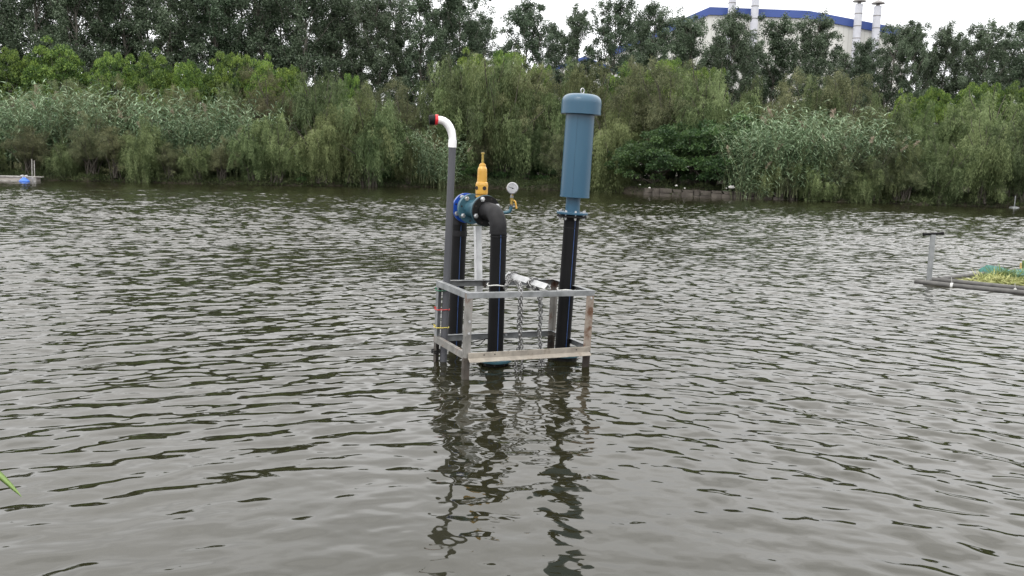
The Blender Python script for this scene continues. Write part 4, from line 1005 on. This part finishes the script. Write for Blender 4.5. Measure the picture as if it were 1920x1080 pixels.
# ------------------------------------------------------------------ jetty far left, marker far right
JY = 53.5
j0 = P(-120, 331, JY); j1 = P(66, 333, JY); 
jt = empty('floating_jetty', (j1.x, JY, 0)); tag(jt, 'weathered pale floating jetty at the left bank', 'jetty')
m = MB(); m.box(((j0.x+j1.x)/2, JY+.5, .28), ((j1.x-j0.x)/2, 0, 0), (0, .5, 0), (0, 0, .03)); m.build('deck', M['jetty'], jt)
m = MB(); m.box(((j0.x+j1.x)/2-.1, JY+.5, .08), ((j1.x-j0.x)/2-.1, 0, 0), (0, .46, 0), (0, 0, .16)); m.build('side_board', M['wood'], jt)
m = MB(); m.box(((j0.x+j1.x)/2, JY+.02, .02), ((j1.x-j0.x)/2, 0, 0), (0, .05, 0), (0, 0, .035)); m.build('rubbing_strip', M['jetty'], jt)
m = MB(); m.box((j1.x-.08, JY+.0, .10), (.12, 0, 0), (0, .06, 0), (0, 0, .17)); m.build('end_block', M['jetty'], jt)
for a, tpp in ((60, 298), (64.5, 301)):
    x_ = P(a, 325, JY+.3); t_ = P(a-.3, tpp, JY+.3); m = MB(); m.tube([(x_.x, JY+.3, .3), (t_.x, JY+.3, t_.z)], .028, n=10); m.build('mooring_post', M['jetty'], jt)
bc = P(45, 330, JY-.35); bu = empty('blue_float', (bc.x, bc.y, 0)); tag(bu, 'blue cone shaped float against the jetty', 'float')
m = MB(); m.lathe((bc.x, bc.y, -.1), (bc.x, bc.y, 1), [(0, .22), (.06, .30), (.16, .29), (.24, .21), (.33, .12), (.37, .06)], n=24); m.build('body', M['float_blue'], bu)
for sx2 in (-.13, .12):
    m = MB(); m.tube([(bc.x+sx2*.5, bc.y, .2), (bc.x+sx2, bc.y, .36)], .02, n=8); m.tube([(bc.x+sx2-.07, bc.y, .36), (bc.x+sx2+.09, bc.y, .39)], .035, n=8); m.build('grip', M['litter'], bu)
mk = P(1902, 386, 52.2); mr_ = empty('marker_post', (mk.x, mk.y, 0)); tag(mr_, 'thin grey stake on a small float near the right bank', 'stake')
m = MB(); m.tube([(mk.x, mk.y, 0), (mk.x, mk.y, P(1902, 367, 52.2).z)], .03, n=8); m.build('stake', M['greypost'], mr_)
m = MB(); m.lathe((mk.x, mk.y, -.1), (mk.x, mk.y, 1), [(0, .2), (.1, .28), (.16, .26), (.2, .1)], n=16); m.build('float', M['greypost'], mr_)

# ------------------------------------------------------------------ reed blade poking in from the near bank
nb = empty('near_reed', (-2.6, 2.05, .45)); tag(nb, 'blurred bright green blade tip poking in at the lower left edge', 'reed')
def blade(pts, wmax, name='blade'):
    m = MB(); n_ = len(pts); rings = []
    for i, p in enumerate(pts):
        t = i/(n_-1); d = (pts[min(i+1, n_-1)]-pts[max(i-1, 0)]).normalized(); s = d.cross(p-Vector((0, 0, CAM_H))).normalized()
        wd = wmax*(1-t)**.6*(.55+.45*min(1, t*4))+.0006; nrm = s.cross(d).normalized()
        rings.append([p+s*wd*.5+nrm*wd*.12, p-nrm*.0003, p-s*wd*.5+nrm*wd*.12, p+nrm*.0004])
    m.rings(rings, True); o = m.build(name, M['l_blade'], nb); return o
tipb = P(41, 932, 1.9)
s0 = Vector((-2.55, 2.05, 1.15)); k1 = P(-60, 852, 1.95)
pl_ = [s0.lerp(k1, t)+Vector((0, 0, .16*math.sin(PI*t))) for t in np.linspace(0, .92, 6)] + [P(-60+101*t, 852+80*t+8*math.sin(PI*t)*-1, 1.95-.05*t) for t in np.linspace(0, 1, 8)]
blade(pl_, .036)
st2 = MB(); st2.tube([(-2.6, 2.05, .45), (-2.57, 2.05, .9), (-2.5, 2.05, 1.5)], [.010, .008, .004], n=8); st2.build('stem', M['l_blade'], nb)
blade([Vector((-2.57, 2.05, .85)), Vector((-2.75, 2.1, 1.2)), Vector((-2.98, 2.15, 1.3)), Vector((-3.15, 2.2, 1.2))], .035)
blade([Vector((-2.55, 2.05, 1.3)), Vector((-2.5, 2.3, 1.6)), Vector((-2.45, 2.5, 1.65)), Vector((-2.4, 2.7, 1.5))], .03)


# ------------------------------------------------------------------ labels of the repeated plants, from where they stand
def landmark(px):
    for lim, t in ((0, "past left edge"), (80, "at left edge"), (240, "right of jetty"), (780, "left of vent pipe"), (880, "behind vent pipe"), (1000, "behind the valve"),
                   (1060, "left of silencer"), (1130, "behind silencer"), (1240, "right of silencer"), (1440, "under the factory"), (1580, "under factory's right half"), (1690, 'by the capped flues'), (1880, "right of factory"), (1925, "at right edge"), (9999, "past right edge")):
        if px < lim: return t
look = {('poplars standing in the front row above the bank'): 'dark grey-green poplar, {o} from the left in front row, {l}',
        ('poplars standing in the rear row above the bank'): 'poplar half hidden, {o} from the left in rear row, {l}',
        ('rounded bright green trees behind the willows'): 'bright green rounded tree, {o} from the left, {l}',
        ('weeping willows along the far bank'): 'drooping olive willow, {o} from the left, {l}',
        ('feathery shrubs along the far bank'): 'feathery brownish-green shrub, {o} from the left, {l}',
        ('dark broadleaf shrubs under the willows'): 'dark leafy shrub, {o} from the left, {l}',
        ('giant reeds on the far bank'): 'grey-green reed clump, {o} from the left, {l}'}
ONE = ['', 'first', 'second', 'third', 'fourth', 'fifth', 'sixth', 'seventh', 'eighth', 'ninth']
def ordinal(i):
    if i < len(ORD): return ORD[i]
    t, o = divmod(i+1, 10); tens = {2: 'twent', 3: 'thirt', 4: 'fort', 5: 'fift'}[t]
    return tens+'ieth' if o == 0 else tens+'y-'+ONE[o]
for gname, fmt in look.items():
    obs = [(960+FPX*o.location.x/o.location.y, o) for o in list(col.objects) if o.get('label') == 'x' and o.get('group') == gname]
    obs.sort(key=lambda t: t[0])
    for i, (px, o) in enumerate(obs): o['label'] = fmt.format(o=ordinal(i), l=landmark(px))
